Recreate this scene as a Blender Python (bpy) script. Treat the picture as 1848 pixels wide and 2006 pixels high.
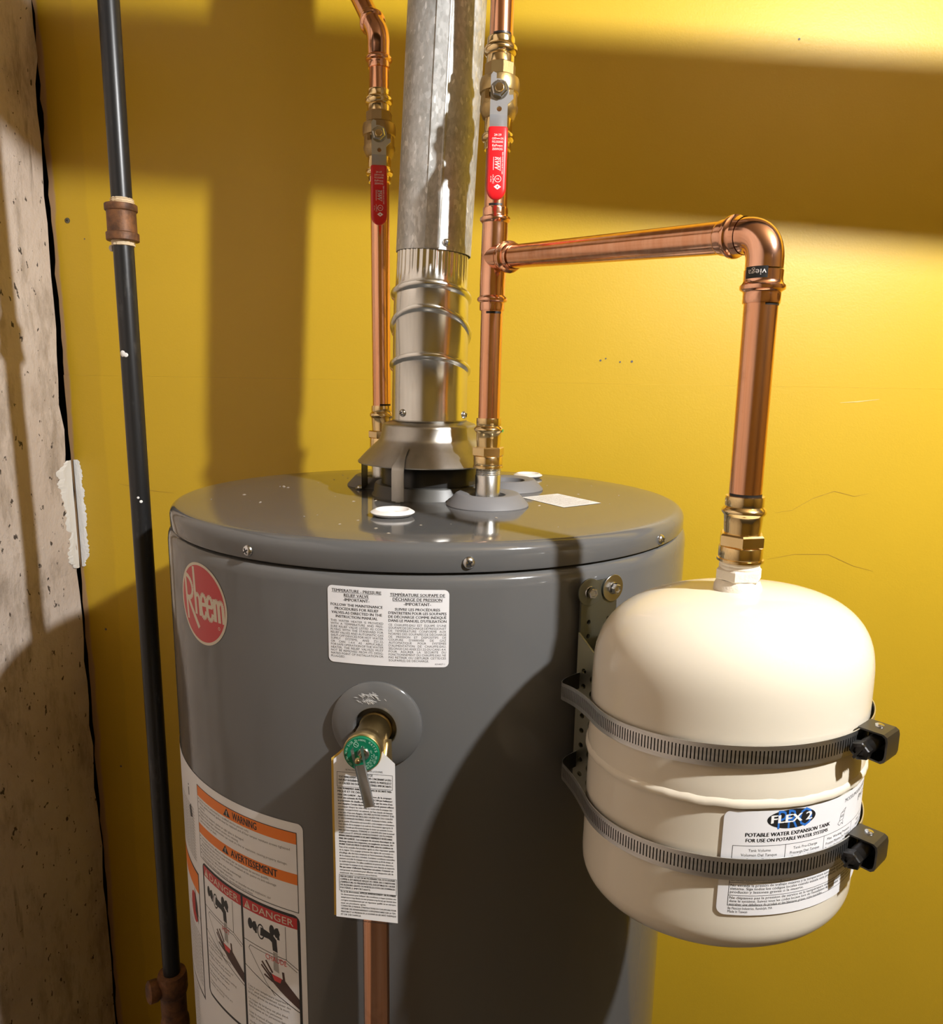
import bpy, bmesh, math, random
from mathutils import Vector, Matrix
for o in list(bpy.data.objects):
    bpy.data.objects.remove(o)
random.seed(7)
S = bpy.context.scene
COL = S.collection
PI = math.pi
sin, cos, rad = math.sin, math.cos, math.radians

# ---------------------------------------------------------------- camera, world, light, exposure
PSI, PITCH, ROLL = .12, .1814, .0153
cd = bpy.data.cameras.new('camera')
cam = bpy.data.objects.new('camera', cd)
COL.objects.link(cam)
cd.sensor_fit = 'HORIZONTAL'
cd.sensor_width = 36.0
cd.lens = 36.0 * 1448 / 1848
cd.clip_start = .02
f_ = Vector((0, cos(PITCH), -sin(PITCH)))
r_ = Vector((1, 0, 0))
u_ = r_.cross(f_)
r2 = r_ * cos(ROLL) + u_ * sin(ROLL)
u2 = u_ * cos(ROLL) - r_ * sin(ROLL)
rz = Matrix.Rotation(PSI, 3, 'Z')
r2, u2, f2 = rz @ r2, rz @ u2, rz @ f_
cam.matrix_world = Matrix(((r2.x, u2.x, -f2.x, 0), (r2.y, u2.y, -f2.y, 0), (r2.z, u2.z, -f2.z, 1.5576), (0, 0, 0, 1)))
S.camera = cam
w = bpy.data.worlds.new('world')
S.world = w
w.use_nodes = True
w.node_tree.nodes['Background'].inputs[0].default_value = (.9, .85, .8, 1)
w.node_tree.nodes['Background'].inputs[1].default_value = .0
S.view_settings.view_transform = 'Standard'
S.view_settings.look = 'None'
S.view_settings.gamma = 1
S.view_settings.use_curve_mapping = False
S.view_settings.exposure = 0.0
LAMP = Vector((.700, .050, 2.200))
LAMP_STRENGTH = 6200.0
FILL_STRENGTH = 2.0

# ---------------------------------------------------------------- materials
def mat(name, col=(.5, .5, .5), rough=.5, metal=0.0, spec=.5, coat=0.0, emit=None):
    m = bpy.data.materials.new(name)
    m.use_nodes = True
    b = m.node_tree.nodes['Principled BSDF']
    b.inputs['Base Color'].default_value = (*col, 1)
    b.inputs['Roughness'].default_value = rough
    b.inputs['Metallic'].default_value = metal
    b.inputs['Specular IOR Level'].default_value = spec
    b.inputs['Coat Weight'].default_value = coat
    b.inputs['Coat Roughness'].default_value = .05
    if emit:
        b.inputs['Emission Color'].default_value = (*emit[0], 1)
        b.inputs['Emission Strength'].default_value = emit[1]
    return m

def nd(m, t, **kw):
    n = m.node_tree.nodes.new(t)
    for k, v in kw.items():
        if k in ('operation', 'blend_type', 'data_type', 'feature', 'clamp', 'distance', 'use_clamp'):
            setattr(n, k, v)
        else:
            n.inputs[k].default_value = v
    return n

def lk(m, a, b):
    m.node_tree.links.new(a, b)

def bsdf(m):
    return m.node_tree.nodes['Principled BSDF']

def coords(m, scale=(1, 1, 1), kind='Object'):
    tc = m.node_tree.nodes.new('ShaderNodeTexCoord')
    mp = m.node_tree.nodes.new('ShaderNodeMapping')
    mp.inputs['Scale'].default_value = scale
    lk(m, tc.outputs[kind], mp.inputs[0])
    return mp.outputs[0]

def noise(m, vec, scale, detail=3, rough=.55):
    n = nd(m, 'ShaderNodeTexNoise', Scale=scale, Detail=detail, Roughness=rough)
    lk(m, vec, n.inputs['Vector'])
    return n.outputs['Fac']

def ramp(m, fac, stops):
    r = m.node_tree.nodes.new('ShaderNodeValToRGB')
    e = r.color_ramp.elements
    while len(e) < len(stops):
        e.new(.5)
    for i, (p, c) in enumerate(stops):
        e[i].position = p
        e[i].color = (*c, 1) if len(c) == 3 else c
    lk(m, fac, r.inputs[0])
    return r.outputs[0]

def grey(v):
    return (v, v, v)

def mixc(m, fac, a, b):
    n = m.node_tree.nodes.new('ShaderNodeMix')
    n.data_type = 'RGBA'
    for sock, v in ((n.inputs[0], fac), (n.inputs[6], a), (n.inputs[7], b)):
        if hasattr(v, 'is_output'):
            lk(m, v, sock)
        elif sock is n.inputs[0]:
            sock.default_value = v
        else:
            sock.default_value = (*v, 1)
    return n.outputs[2]

def bump(m, h, strength=.2, dist=.001):
    b = nd(m, 'ShaderNodeBump', Strength=strength, Distance=dist)
    lk(m, h, b.inputs['Height'])
    lk(m, b.outputs[0], bsdf(m).inputs['Normal'])

def math_(m, op, a, b=0.0):
    n = m.node_tree.nodes.new('ShaderNodeMath')
    n.operation = op
    for i, v in enumerate((a, b)):
        if hasattr(v, 'is_output'):
            lk(m, v, n.inputs[i])
        else:
            n.inputs[i].default_value = v
    return n.outputs[0]

def sep(m, vec):
    n = m.node_tree.nodes.new('ShaderNodeSeparateXYZ')
    lk(m, vec, n.inputs[0])
    return n.outputs

# yellow painted drywall
YEL = mat('yellow_paint', (.66, .42, .035), .42)
v = coords(YEL)
n1 = noise(YEL, v, 2.2, 3)
n2 = noise(YEL, v, 320, 3)
n3 = noise(YEL, v, 9, 4)
c1 = mixc(YEL, ramp(YEL, n1, [(.3, grey(0)), (.7, grey(1))]), (.60, .385, .018), (.665, .425, .021))
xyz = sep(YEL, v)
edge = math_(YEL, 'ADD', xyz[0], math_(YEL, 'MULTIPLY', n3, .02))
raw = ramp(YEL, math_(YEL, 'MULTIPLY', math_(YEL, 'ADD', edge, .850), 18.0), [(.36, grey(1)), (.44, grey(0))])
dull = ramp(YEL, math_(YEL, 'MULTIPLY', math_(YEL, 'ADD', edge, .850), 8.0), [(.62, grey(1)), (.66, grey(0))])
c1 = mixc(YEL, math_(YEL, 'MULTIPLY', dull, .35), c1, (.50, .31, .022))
c1 = mixc(YEL, raw, c1, (.50, .31, .16))
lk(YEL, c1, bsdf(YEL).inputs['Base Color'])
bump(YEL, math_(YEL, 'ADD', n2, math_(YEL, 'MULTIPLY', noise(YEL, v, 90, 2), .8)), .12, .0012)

# old off-white painted concrete
CON = mat('old_white_wall', (.6, .53, .47), .8)
v = coords(CON)
n1 = noise(CON, v, 3.0, 6, .7)
n2 = noise(CON, coords(CON, (1, 1, .35)), 16, 6, .72)
n3 = noise(CON, coords(CON, (1, 1.6, 1)), 52, 3, .6)
n4 = noise(CON, coords(CON, (1, 1, .12)), 20, 5, .75)
c1 = mixc(CON, ramp(CON, n1, [(.35, grey(0)), (.65, grey(1))]), (.60, .50, .43), (.74, .65, .585))
c1 = mixc(CON, ramp(CON, n2, [(.51, grey(0)), (.66, grey(.8))]), c1, (.36, .29, .23))
c1 = mixc(CON, ramp(CON, n4, [(.62, grey(0)), (.70, grey(.7))]), c1, (.27, .21, .16))
c1 = mixc(CON, ramp(CON, n3, [(.655, grey(0)), (.68, grey(.95))]), c1, (.06, .045, .035))
lk(CON, c1, bsdf(CON).inputs['Base Color'])
bump(CON, math_(CON, 'ADD', math_(CON, 'ADD', n2, math_(CON, 'MULTIPLY', n3, .6)), math_(CON, 'MULTIPLY', noise(CON, v, 180, 3), .5)), .6, .004)

CMP = mat('joint_compound', (.86, .85, .83), .85)
bump(CMP, noise(CMP, coords(CMP, (1, 1, .4)), 120, 4), .6, .003)
GAP_SHADE = mat('gap_shade', (.015, .012, .01), .9)  # near-black paints the shade in the hollow behind the corner gap
FLOOR = mat('floor_concrete', (.22, .2, .18), .8)
lk(FLOOR, ramp(FLOOR, noise(FLOOR, coords(FLOOR), 6, 5), [(.3, (.07, .06, .05)), (.7, (.12, .105, .09))]), bsdf(FLOOR).inputs['Base Color'])
CEIL = mat('ceiling_board', (.20, .14, .07), .9)
ROOMW = mat('basement_wall', (.26, .165, .025), .85)

def brushed(name, ca, cb, rough=(.16, .34), metal=1.0, scale=(160, 160, 5), spot=None):
    m = mat(name, ca, .25, metal)
    v = coords(m, scale)
    n = noise(m, v, 1.0, 4, .6)
    c = mixc(m, ramp(m, n, [(.35, grey(0)), (.65, grey(1))]), ca, cb)
    if spot:
        nn = noise(m, coords(m), spot[0], 4, .65)
        c = mixc(m, ramp(m, nn, [(spot[1], grey(0)), (spot[1] + .12, grey(spot[2]))]), c, spot[3])
    lk(m, c, bsdf(m).inputs['Base Color'])
    rr = nd(m, 'ShaderNodeMapRange', **{'To Min': rough[0], 'To Max': rough[1]})
    lk(m, n, rr.inputs[0])
    lk(m, rr.outputs[0], bsdf(m).inputs['Roughness'])
    bump(m, n, .04, .0005)
    return m

COP = brushed('copper', (.80, .39, .22), (.92, .52, .34), (.11, .24), spot=(45, .60, .35, (.45, .20, .10)))
COPF = brushed('copper_fitting', (.82, .42, .26), (.92, .53, .37), (.10, .2), scale=(40, 40, 20))
BRS = brushed('brass', (.80, .60, .30), (.88, .69, .40), (.10, .22), scale=(60, 60, 30))
BRC = mat('cast_brass', (.42, .30, .15), .42, .9)
bump(BRC, noise(BRC, coords(BRC), 700, 3), .3, .0006)
BRB = mat('relief_brass', (.70, .53, .25), .30, 1.0)
bump(BRB, noise(BRB, coords(BRB), 500, 3), .15, .0005)
BRV = mat('valve_brass', (.47, .34, .15), .36, .95)
bump(BRV, noise(BRV, coords(BRV), 600, 3), .2, .0005)
STEEL = brushed('nipple_steel', (.60, .60, .58), (.74, .74, .72), (.2, .34))
ZINC = mat('zinc', (.62, .63, .64), .22, 1.0)
ZINCY = mat('zinc_yellowish', (.23, .235, .19), .42, 1.0)
STRAP = brushed('strap_steel', (.66, .65, .63), (.78, .77, .75), (.30, .44), scale=(40, 40, 300))
SLOT_SHADE = mat('slot_shade', (.012, .011, .010), .6)  # near-black backing paints the shade inside the strap slots
LEV2 = mat('dull_zinc_lever', (.42, .43, .44), .36, 1.0)
HOUS = mat('housing_steel', (.11, .11, .108), .30, .9)
BLKM = mat('black_oxide', (.045, .045, .047), .28, .85)
LEVER = mat('lever_steel', (.66, .67, .70), .30, .85)
REDG = mat('red_grip', (.62, .008, .014), .36, 0, .5, .25)
WHITEP = mat('white_print', (.85, .80, .78), .5)
GALV = mat('galvanized_duct', (.6, .6, .58), .35, .82)
v = coords(GALV, (1, 1, .45))
vo = nd(GALV, 'ShaderNodeTexVoronoi', Scale=380.0)
lk(GALV, v, vo.inputs['Vector'])
vs = sep(GALV, vo.outputs['Color'])
n1 = noise(GALV, coords(GALV), 28, 5, .7)
c1 = ramp(GALV, vs[0], [(0.0, (.50, .50, .485)), (.7, (.60, .60, .585)), (.94, (.68, .68, .67)), (1.0, (.90, .90, .89))])
c1 = mixc(GALV, ramp(GALV, n1, [(.50, grey(0)), (.66, grey(.55))]), c1, (.33, .33, .30))
lk(GALV, c1, bsdf(GALV).inputs['Base Color'])
rr = nd(GALV, 'ShaderNodeMapRange', **{'To Min': .46, 'To Max': .64})
lk(GALV, vs[1], rr.inputs[0])
lk(GALV, rr.outputs[0], bsdf(GALV).inputs['Roughness'])
bump(GALV, n1, .03, .0005)
GAL2 = brushed('galvanized_elbow', (.70, .70, .67), (.80, .80, .77), (.14, .26), scale=(30, 30, 4))
HOOD = brushed('draft_hood_steel', (.40, .39, .36), (.50, .49, .46), (.30, .42), scale=(30, 30, 12))
ENAM = mat('grey_enamel', (.102, .102, .102), .10, 0, .55, 0)
bump(ENAM, noise(ENAM, coords(ENAM), 60, 2), .012, .001)
DKEN = mat('grey_enamel_step', (.075, .073, .066), .40)
SOOT_SHADE = mat('soot_and_shade', (.012, .012, .012), .35)  # soot on the flue; in holes and slots the black paints shade
GREYP = mat('grey_plastic', (.185, .183, .19), .55)
WPLA = mat('white_plastic', (.80, .78, .76), .4)
bsdf(WPLA).inputs['Subsurface Weight'].default_value = .2
bsdf(WPLA).inputs['Subsurface Radius'].default_value = (.004, .004, .004)
CREAM = mat('cream_enamel', (.69, .63, .515), .11, 0, .5, 0)
bump(CREAM, noise(CREAM, coords(CREAM), 70, 2), .012, .001)
CREAMR = mat('cream_fitting', (.78, .71, .60), .5)
bump(CREAMR, noise(CREAMR, coords(CREAMR), 500, 3), .4, .001)
PAPER = mat('label_paper', (.78, .78, .80), .38)
PAPERW = mat('tag_paper', (.80, .80, .81), .6)
PAPY = mat('yellow_card', (.68, .45, .08), .7)
INK = mat('black_ink', (.012, .012, .013), .5)
INKG = mat('grey_ink', (.12, .115, .11), .5)
ORG = mat('orange_ink', (.78, .19, .006), .45)
RED = mat('red_ink', (.50, .018, .02), .4)
REDL = mat('logo_red', (.50, .016, .022), .3)
LOGOW = mat('logo_cream', (.62, .56, .45), .4)
BLUE = mat('blue_ink', (.03, .16, .55), .4)
SKIN = mat('brown_ink', (.06, .025, .018), .5)
GREEN = mat('green_disc', (.0, .16, .075), .35)
GRNP = mat('green_print', (.55, .80, .66), .5)
IRON = mat('black_iron', (.03, .03, .031), .34, .35)
v = coords(IRON, (1, 1, .25))
c1 = mixc(IRON, ramp(IRON, noise(IRON, v, 60, 5, .7), [(.58, grey(0)), (.72, grey(.6))]), (.024, .024, .025), (.085, .083, .08))
lk(IRON, c1, bsdf(IRON).inputs['Base Color'])
RUST = mat('rusty_coupling', (.16, .075, .035), .55, .4)
c1 = mixc(RUST, ramp(RUST, noise(RUST, coords(RUST), 55, 5, .7), [(.35, grey(0)), (.65, grey(1))]), (.085, .042, .025), (.25, .11, .045))
lk(RUST, c1, bsdf(RUST).inputs['Base Color'])
bump(RUST, noise(RUST, coords(RUST), 200, 4), .4, .001)
DOPE = mat('thread_dope', (.70, .55, .36), .8)
bump(DOPE, noise(DOPE, coords(DOPE, (1, 1, 4)), 130, 4), .8, .002)
WEB = mat('dust_fluff', (.55, .50, .45), .95)
BULB = mat('lamp_glass', (1, 1, 1), .3, emit=((1, .995, .985), LAMP_STRENGTH))
FILLB = mat('fill_lamp_glass', (1, 1, 1), .3, emit=((1, .88, .74), FILL_STRENGTH))
SHADEP = mat('shade_pipe_black', (.02, .02, .02), .5)
CRUMB = mat('crumb', (.5, .42, .32), .8)
PRIMER = mat('green_flux', (.06, .30, .05), .5)
MARK = mat('marker_ink', (.01, .008, .008), .4)
WOOD = mat('joist_wood', (.30, .2, .11), .8)

# ---------------------------------------------------------------- mesh tools
class MB:
    def __init__(s):
        s.v, s.f, s.m = [], [], []

    def add(s, vs, fs, mi=0, M=None):
        b = len(s.v)
        s.v += [tuple(M @ Vector(p)) if M else tuple(p) for p in vs]
        s.f += [tuple(b + i for i in q) for q in fs]
        s.m += [mi] * len(fs)
        return s

    def box(s, lo, hi, mi=0, M=None):
        x0, y0, z0 = lo
        x1, y1, z1 = hi
        vs = [(x0, y0, z0), (x1, y0, z0), (x1, y1, z0), (x0, y1, z0), (x0, y0, z1), (x1, y0, z1), (x1, y1, z1), (x0, y1, z1)]
        return s.add(vs, [(0, 3, 2, 1), (4, 5, 6, 7), (0, 1, 5, 4), (1, 2, 6, 5), (2, 3, 7, 6), (3, 0, 4, 7)], mi, M)

    def lathe(s, prof, M=None, n=48, mi=0, fn=None, a0=0.0, a1=2 * PI):
        full = abs(a1 - a0 - 2 * PI) < 1e-6
        k = n if full else n + 1
        vs, fs = [], []
        for r, z in prof:
            for i in range(k):
                a = a0 + (a1 - a0) * i / n
                rr = r if fn is None else fn(r, z, a)
                vs.append((rr * cos(a), rr * sin(a), z))
        for j in range(len(prof) - 1):
            for i in range(n):
                i2 = (i + 1) % k
                fs.append((j * k + i, j * k + i2, (j + 1) * k + i2, (j + 1) * k + i))
        return s.add(vs, fs, mi, M)

    def loft(s, loops, mi=0, closed=True, caps=False):
        n = len(loops[0])
        vs = [p for l in loops for p in l]
        fs = []
        for j in range(len(loops) - 1):
            for i in range(n if closed else n - 1):
                i2 = (i + 1) % n
                fs.append((j * n + i, j * n + i2, (j + 1) * n + i2, (j + 1) * n + i))
        if caps:
            fs.append(tuple(range(n - 1, -1, -1)))
            fs.append(tuple((len(loops) - 1) * n + i for i in range(n)))
        return s.add(vs, fs, mi)

    def tube(s, pts, r, n=24, mi=0, caps=True):
        pts = [Vector(p) for p in pts]
        rs = r if isinstance(r, (list, tuple)) else [r] * len(pts)
        loops = []
        up = None
        for i, p in enumerate(pts):
            t = (pts[min(i + 1, len(pts) - 1)] - pts[max(i - 1, 0)]).normalized()
            if up is None:
                up = t.orthogonal().normalized()
            a = (up - t * up.dot(t)).normalized()
            up = a
            b = t.cross(a)
            loops.append([tuple(p + (a * cos(2 * PI * k / n) + b * sin(2 * PI * k / n)) * rs[i]) for k in range(n)])
        return s.loft(loops, mi, True, caps)

def frame(p, d, up=(0, 0, 1)):
    """local z axis along d, local x as close to up as possible"""
    z = Vector(d).normalized()
    x = Vector(up)
    if abs(z.dot(x.normalized())) > .98:
        x = Vector((0, -1, 0))
    x = (x - z * x.dot(z)).normalized()
    y = z.cross(x)
    return Matrix(((x.x, y.x, z.x, p[0]), (x.y, y.y, z.y, p[1]), (x.z, y.z, z.z, p[2]), (0, 0, 0, 1)))

def link(o, parent=None):
    COL.objects.link(o)
    if parent is not None:
        o.parent = parent
    return o

def base_of(o):
    p = Vector((0, 0, 0))
    while o is not None:
        p += o.location
        o = o.parent
    return p

def part(name, mb, mats, parent=None, base=None, sharp=38, local=False, smooth=True, label=None):
    """ONE mesh object; vertices are given in room coordinates unless local"""
    me = bpy.data.meshes.new(name)
    off = Vector((0, 0, 0)) if local else (base_of(parent) if parent is not None else Vector(base or (0, 0, 0)))
    me.from_pydata([(x - off.x, y - off.y, z - off.z) for x, y, z in mb.v], [], mb.f)
    mats = mats if isinstance(mats, (list, tuple)) else [mats]
    for m in mats:
        me.materials.append(m)
    for p, mi in zip(me.polygons, mb.m):
        p.material_index = mi
        p.use_smooth = smooth
    bm = bmesh.new()
    bm.from_mesh(me)
    bmesh.ops.remove_doubles(bm, verts=bm.verts, dist=1e-6)
    bmesh.ops.recalc_face_normals(bm, faces=bm.faces)
    bm.to_mesh(me)
    bm.free()
    if smooth:
        me.set_sharp_from_angle(angle=rad(sharp))
    me.update()
    o = bpy.data.objects.new(name, me)
    if parent is None and base is not None:
        o.location = base
    link(o, parent)
    if label:
        o['label'] = label
    return o

def tag(o, label, cat, group=None):
    o['label'] = label
    o['category'] = cat
    if group:
        o['group'] = group
    return o

def thing(name, label, cat, loc, group=None):
    o = bpy.data.objects.new(name, None)
    o.empty_display_size = .05
    o.location = loc
    link(o)
    return tag(o, label, cat, group)

def struct(o):
    o['kind'] = 'structure'
    return o

def copy_tree(o, parent=None):
    c = o.copy()
    link(c, parent)
    for ch in list(o.children):
        copy_tree(ch, c)
    return c

# flat outlines (with holes) -> plates; text
def curve_mesh(cu):
    ob = bpy.data.objects.new('tmp', cu)
    me = bpy.data.meshes.new_from_object(ob)
    vs = [tuple(v.co) for v in me.vertices]
    fs = [tuple(p.vertices) for p in me.polygons]
    bpy.data.objects.remove(ob)
    bpy.data.meshes.remove(me)
    bpy.data.curves.remove(cu)
    return vs, fs

def plate(outlines, thick=0.0, bev=0.0):
    cu = bpy.data.curves.new('tmp', 'CURVE')
    cu.dimensions = '2D'
    cu.fill_mode = 'BOTH'
    cu.extrude = thick / 2
    cu.bevel_depth = bev
    cu.bevel_resolution = 1
    for pts in outlines:
        sp = cu.splines.new('POLY')
        sp.points.add(len(pts) - 1)
        for q, (x, y) in zip(sp.points, pts):
            q.co = (x, y, 0, 1)
        sp.use_cyclic_u = True
    return curve_mesh(cu)

def circ(cx, cy, r, n=20, ry=None):
    return [(cx + r * cos(2 * PI * i / n), cy + (ry or r) * sin(2 * PI * i / n)) for i in range(n)]

def rrect(x0, y0, x1, y1, r, n=5, nx=1):
    o = []
    for cx, cy, a in ((x1 - r, y1 - r, 0), (x0 + r, y1 - r, 90), (x0 + r, y0 + r, 180), (x1 - r, y0 + r, 270)):
        for i in range(n + 1):
            t = rad(a + 90 * i / n)
            o.append((cx + r * cos(t), cy + r * sin(t)))
    return o

CAP = [None]
def text(s, cap, w=None, align='L', bold=0.0, shear=0.0, maxw=None):
    """returns 2-D vertices and faces; cap = capital height, w = forced width"""
    def raw(t):
        cu = bpy.data.curves.new('tmp', 'FONT')
        cu.body = t
        cu.resolution_u = 2
        cu.shear = shear
        return curve_mesh(cu)
    if CAP[0] is None:
        cu = bpy.data.curves.new('tmp', 'FONT')
        cu.body = 'H'
        vs, _ = curve_mesh(cu)
        CAP[0] = max(p[1] for p in vs) - min(p[1] for p in vs)
    vs, fs = raw(s)
    if not vs:
        return [], []
    k = cap / CAP[0]
    x0 = min(p[0] for p in vs)
    x1 = max(p[0] for p in vs)
    kx = k
    if w:
        kx = w / (x1 - x0)
    elif maxw and (x1 - x0) * k > maxw:
        kx = maxw / (x1 - x0)
    W = (x1 - x0) * kx
    sh = {'L': 0, 'C': -W / 2, 'R': -W}[align]
    out = [((p[0] - x0) * kx + sh, p[1] * k) for p in vs]
    if bold:                                    # heavier strokes: overprint with a small shift
        n = len(out)
        b = bold * k
        out = [(x - b, y) for x, y in out] + [(x + b, y + b * .5) for x, y in out]
        fs = fs + [tuple(i + n for i in q) for q in fs]
    return out, fs

class Print:
    """collects flat ink shapes in label coordinates and maps them onto a surface"""
    def __init__(s, fn):
        s.mb, s.fn = MB(), fn

    def put(s, vs2, fs, mi=0, lift=0.0, x=0.0, y=0.0):
        s.mb.add([s.fn(p[0] + x, p[1] + y, lift) for p in vs2], fs, mi)

    def text(s, t, x, y, cap, mi=0, lift=0.0, **kw):
        vs, fs = text(t, cap, **kw)
        s.put(vs, fs, mi, lift, x, y)

    def rect(s, x0, y0, x1, y1, mi=0, lift=0.0, step=.004):
        n = max(1, int(abs(x1 - x0) / step))
        vs, fs = [], []
        for i in range(n + 1):
            x = x0 + (x1 - x0) * i / n
            vs += [(x, y0), (x, y1)]
            if i:
                fs.append((2 * i - 2, 2 * i, 2 * i + 1, 2 * i - 1))
        s.put(vs, fs, mi, lift)

    def box(s, x0, y0, x1, y1, t, mi=0, lift=0.0):
        s.rect(x0, y0, x1, y0 + t, mi, lift)
        s.rect(x0, y1 - t, x1, y1, mi, lift)
        s.rect(x0, y0, x0 + t, y1, mi, lift)
        s.rect(x1 - t, y0, x1, y1, mi, lift)

    def poly(s, outlines, mi=0, lift=0.0):
        vs, fs = plate(outlines)
        bm = bmesh.new()
        bv = [bm.verts.new(p) for p in vs]
        for q in fs:
            bm.faces.new([bv[i] for i in q])
        x0, x1 = min(p[0] for p in vs), max(p[0] for p in vs)
        k = int((x1 - x0) / .004)
        for i in range(1, k + 1):
            x = x0 + (x1 - x0) * i / (k + 1)
            bmesh.ops.bisect_plane(bm, geom=bm.verts[:] + bm.edges[:] + bm.faces[:], plane_co=(x, 0, 0), plane_no=(1, 0, 0))
        bm.verts.index_update()
        s.put([(v.co.x, v.co.y) for v in bm.verts], [tuple(v.index for v in q.verts) for q in bm.faces], mi, lift)
        bm.free()

    def line(s, pts, t, mi=0, lift=0.0):
        vs, fs = [], []
        for i in range(len(pts) - 1):
            (xa, ya), (xb, yb) = pts[i], pts[i + 1]
            m = int(abs(xb - xa) / .005)
            if m:
                for j in range(m + 1):
                    qa = (xa + (xb - xa) * j / (m + 1), ya + (yb - ya) * j / (m + 1))
                    qb = (xa + (xb - xa) * (j + 1) / (m + 1), ya + (yb - ya) * (j + 1) / (m + 1))
                    s.line([qa, qb], t, mi, lift)
                continue
            d = math.hypot(xb - xa, yb - ya) or 1
            nx, ny = -(yb - ya) / d * t / 2, (xb - xa) / d * t / 2
            b = len(vs)
            vs += [(xa + nx, ya + ny), (xa - nx, ya - ny), (xb - nx, yb - ny), (xb + nx, yb + ny)]
            fs.append((b, b + 1, b + 2, b + 3))
        if vs:
            s.put(vs, fs, mi, lift)

    def grid(s, outline_fn, nx, ny, x0, x1, mi=0, lift=0.0):
        """a sheet split in columns so that it bends; outline_fn(x) -> (ylow, yhigh)"""
        vs, fs = [], []
        xs = [x0 + (x1 - x0) * i / nx for i in range(nx + 1)]
        for i in range(1, 11):                 # finer columns at the rounded ends
            d = .008 * (1 - cos(PI / 2 * i / 10))
            xs += [x0 + d, x1 - d]
        xs = sorted(set(round(x, 7) for x in xs))
        nx = len(xs) - 1
        for x in xs:
            a, b = outline_fn(x)
            for j in range(ny + 1):
                vs.append((x, a + (b - a) * j / ny))
        for i in range(nx):
            for j in range(ny):
                k = i * (ny + 1) + j
                fs.append((k, k + ny + 1, k + ny + 2, k + 1))
        s.put(vs, fs, mi, lift)

def round_sheet(x0, y0, x1, y1, r):
    def f(x):
        d = min(x - x0, x1 - x)
        t = 0 if d >= r else r - math.sqrt(max(0, r * r - (r - d) ** 2))
        return y0 + t, y1 - t
    return f

# ---------------------------------------------------------------- the room
WY, WX = 1.187, -.842
HX, HY, HR = -.1499, .8473, .2895          # heater axis and jacket radius
def sheet(name, mb, m, **k):
    return part(name, mb, m, smooth=False, **k)

wb = bpy.data.objects.new('wall_back', None)
link(wb)
struct(wb)
rnd = random.Random(3)
def drywall(z0, z1, dy):
    # a sheet of drywall 12 mm thick with a ragged left edge
    mb = MB()
    n = 46
    xs = [-.847 + rnd.uniform(-.0022, .0022) for _ in range(n + 1)]
    fr = [(xs[i], WY + dy, z0 + (z1 - z0) * i / n) for i in range(n + 1)]
    bk = [(x, WY + .012, z) for x, y, z in fr]
    R = [(2.4, WY + dy, z) for x, y, z in fr]
    mb.loft([bk, fr, R], closed=False)
    mb.add([fr[0], bk[0], (2.4, WY + .012, z0), R[0]], [(0, 1, 2, 3)])
    mb.add([fr[-1], bk[-1], (2.4, WY + .012, z1), R[-1]], [(0, 1, 2, 3)])
    return mb
sheet('drywall_panel', drywall(.012, 1.5495, .0), YEL, parent=wb)
sheet('drywall_panel', drywall(1.5496, 2.5, .0003), YEL, parent=wb)
struct(sheet('wall_behind', MB().box((-1.1, WY + .05, 0), (2.5, WY + .12, 2.55)), GAP_SHADE))

# left wall: a thick old wall whose right end stops just short of the drywall
mb = MB()
n = 60
ye = []
for i in range(n + 1):
    z = 2.5 * i / n
    e = 1.177 if z > 2 else 1.171 if z > 1.6 else 1.164 if z > 1.25 else 1.174
    ye.append(e + rnd.uniform(-.004, .004))
edge = [(WX + rnd.uniform(-.0015, .0015), ye[i], 2.5 * i / n) for i in range(n + 1)]
rnd2 = [(WX - .006, ye[i] + .005, 2.5 * i / n) for i in range(n + 1)]
mb.loft([[(WX, -2.3, z) for _, _, z in edge], [(WX, .5, z) for _, _, z in edge], edge, rnd2, [(WX - .2, ye[i] + .006, 2.5 * i / n) for i in range(n + 1)]], closed=False)
wl = struct(sheet('wall_left', mb, CON))
# joint compound smeared over the gap in the corner
def smear(side):
    mb = MB()
    n = 90
    a, b, c_ = [], [], []
    j = 0
    for i in range(n + 1):
        z = 1.214 + (1.405 - 1.214) * i / n
        j = j * .72 + rnd.uniform(-.0045, .0045)
        if side:
            env = min(1, .35 + 7 * i / n, .55 + 5 * (n - i) / n)
            wd = env * (.034 if z > 1.285 else .027) + j
            a.append((WX + .0008, 1.1785, z))
            b.append((WX + .0022, 1.1785 - wd * .6, z))
            c_.append((WX + .0006, 1.1785 - wd, z))
        else:
            env = min(1, .2 + 5 * i / n, .2 + 5 * (n - i) / n)
            a.append((WX + .001, 1.1848, z))
            b.append((WX + .004 + env * .006, WY - .0016, z))
            c_.append((WX + .005 + env * .010 + j * .5, WY - .0004, z))
    mb.loft([a, b, c_], closed=False)
    return mb
sheet('joint_compound', smear(True), CMP, parent=wl)
sheet('joint_compound', smear(False), CMP, parent=wl)
struct(sheet('floor', MB().box((-1.1, -2.4, -.1), (2.5, 1.3, 0)), FLOOR))
struct(sheet('ceiling', MB().box((-1.1, -2.4, 2.5), (2.5, 1.3, 2.6)), CEIL))
struct(sheet('wall_right', MB().box((2.4, -2.4, 0), (2.5, 1.3, 2.5)), ROOMW))
struct(sheet('wall_front', MB().box((-1.1, -2.4, 0), (2.5, -2.3, 2.5)), ROOMW))

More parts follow.
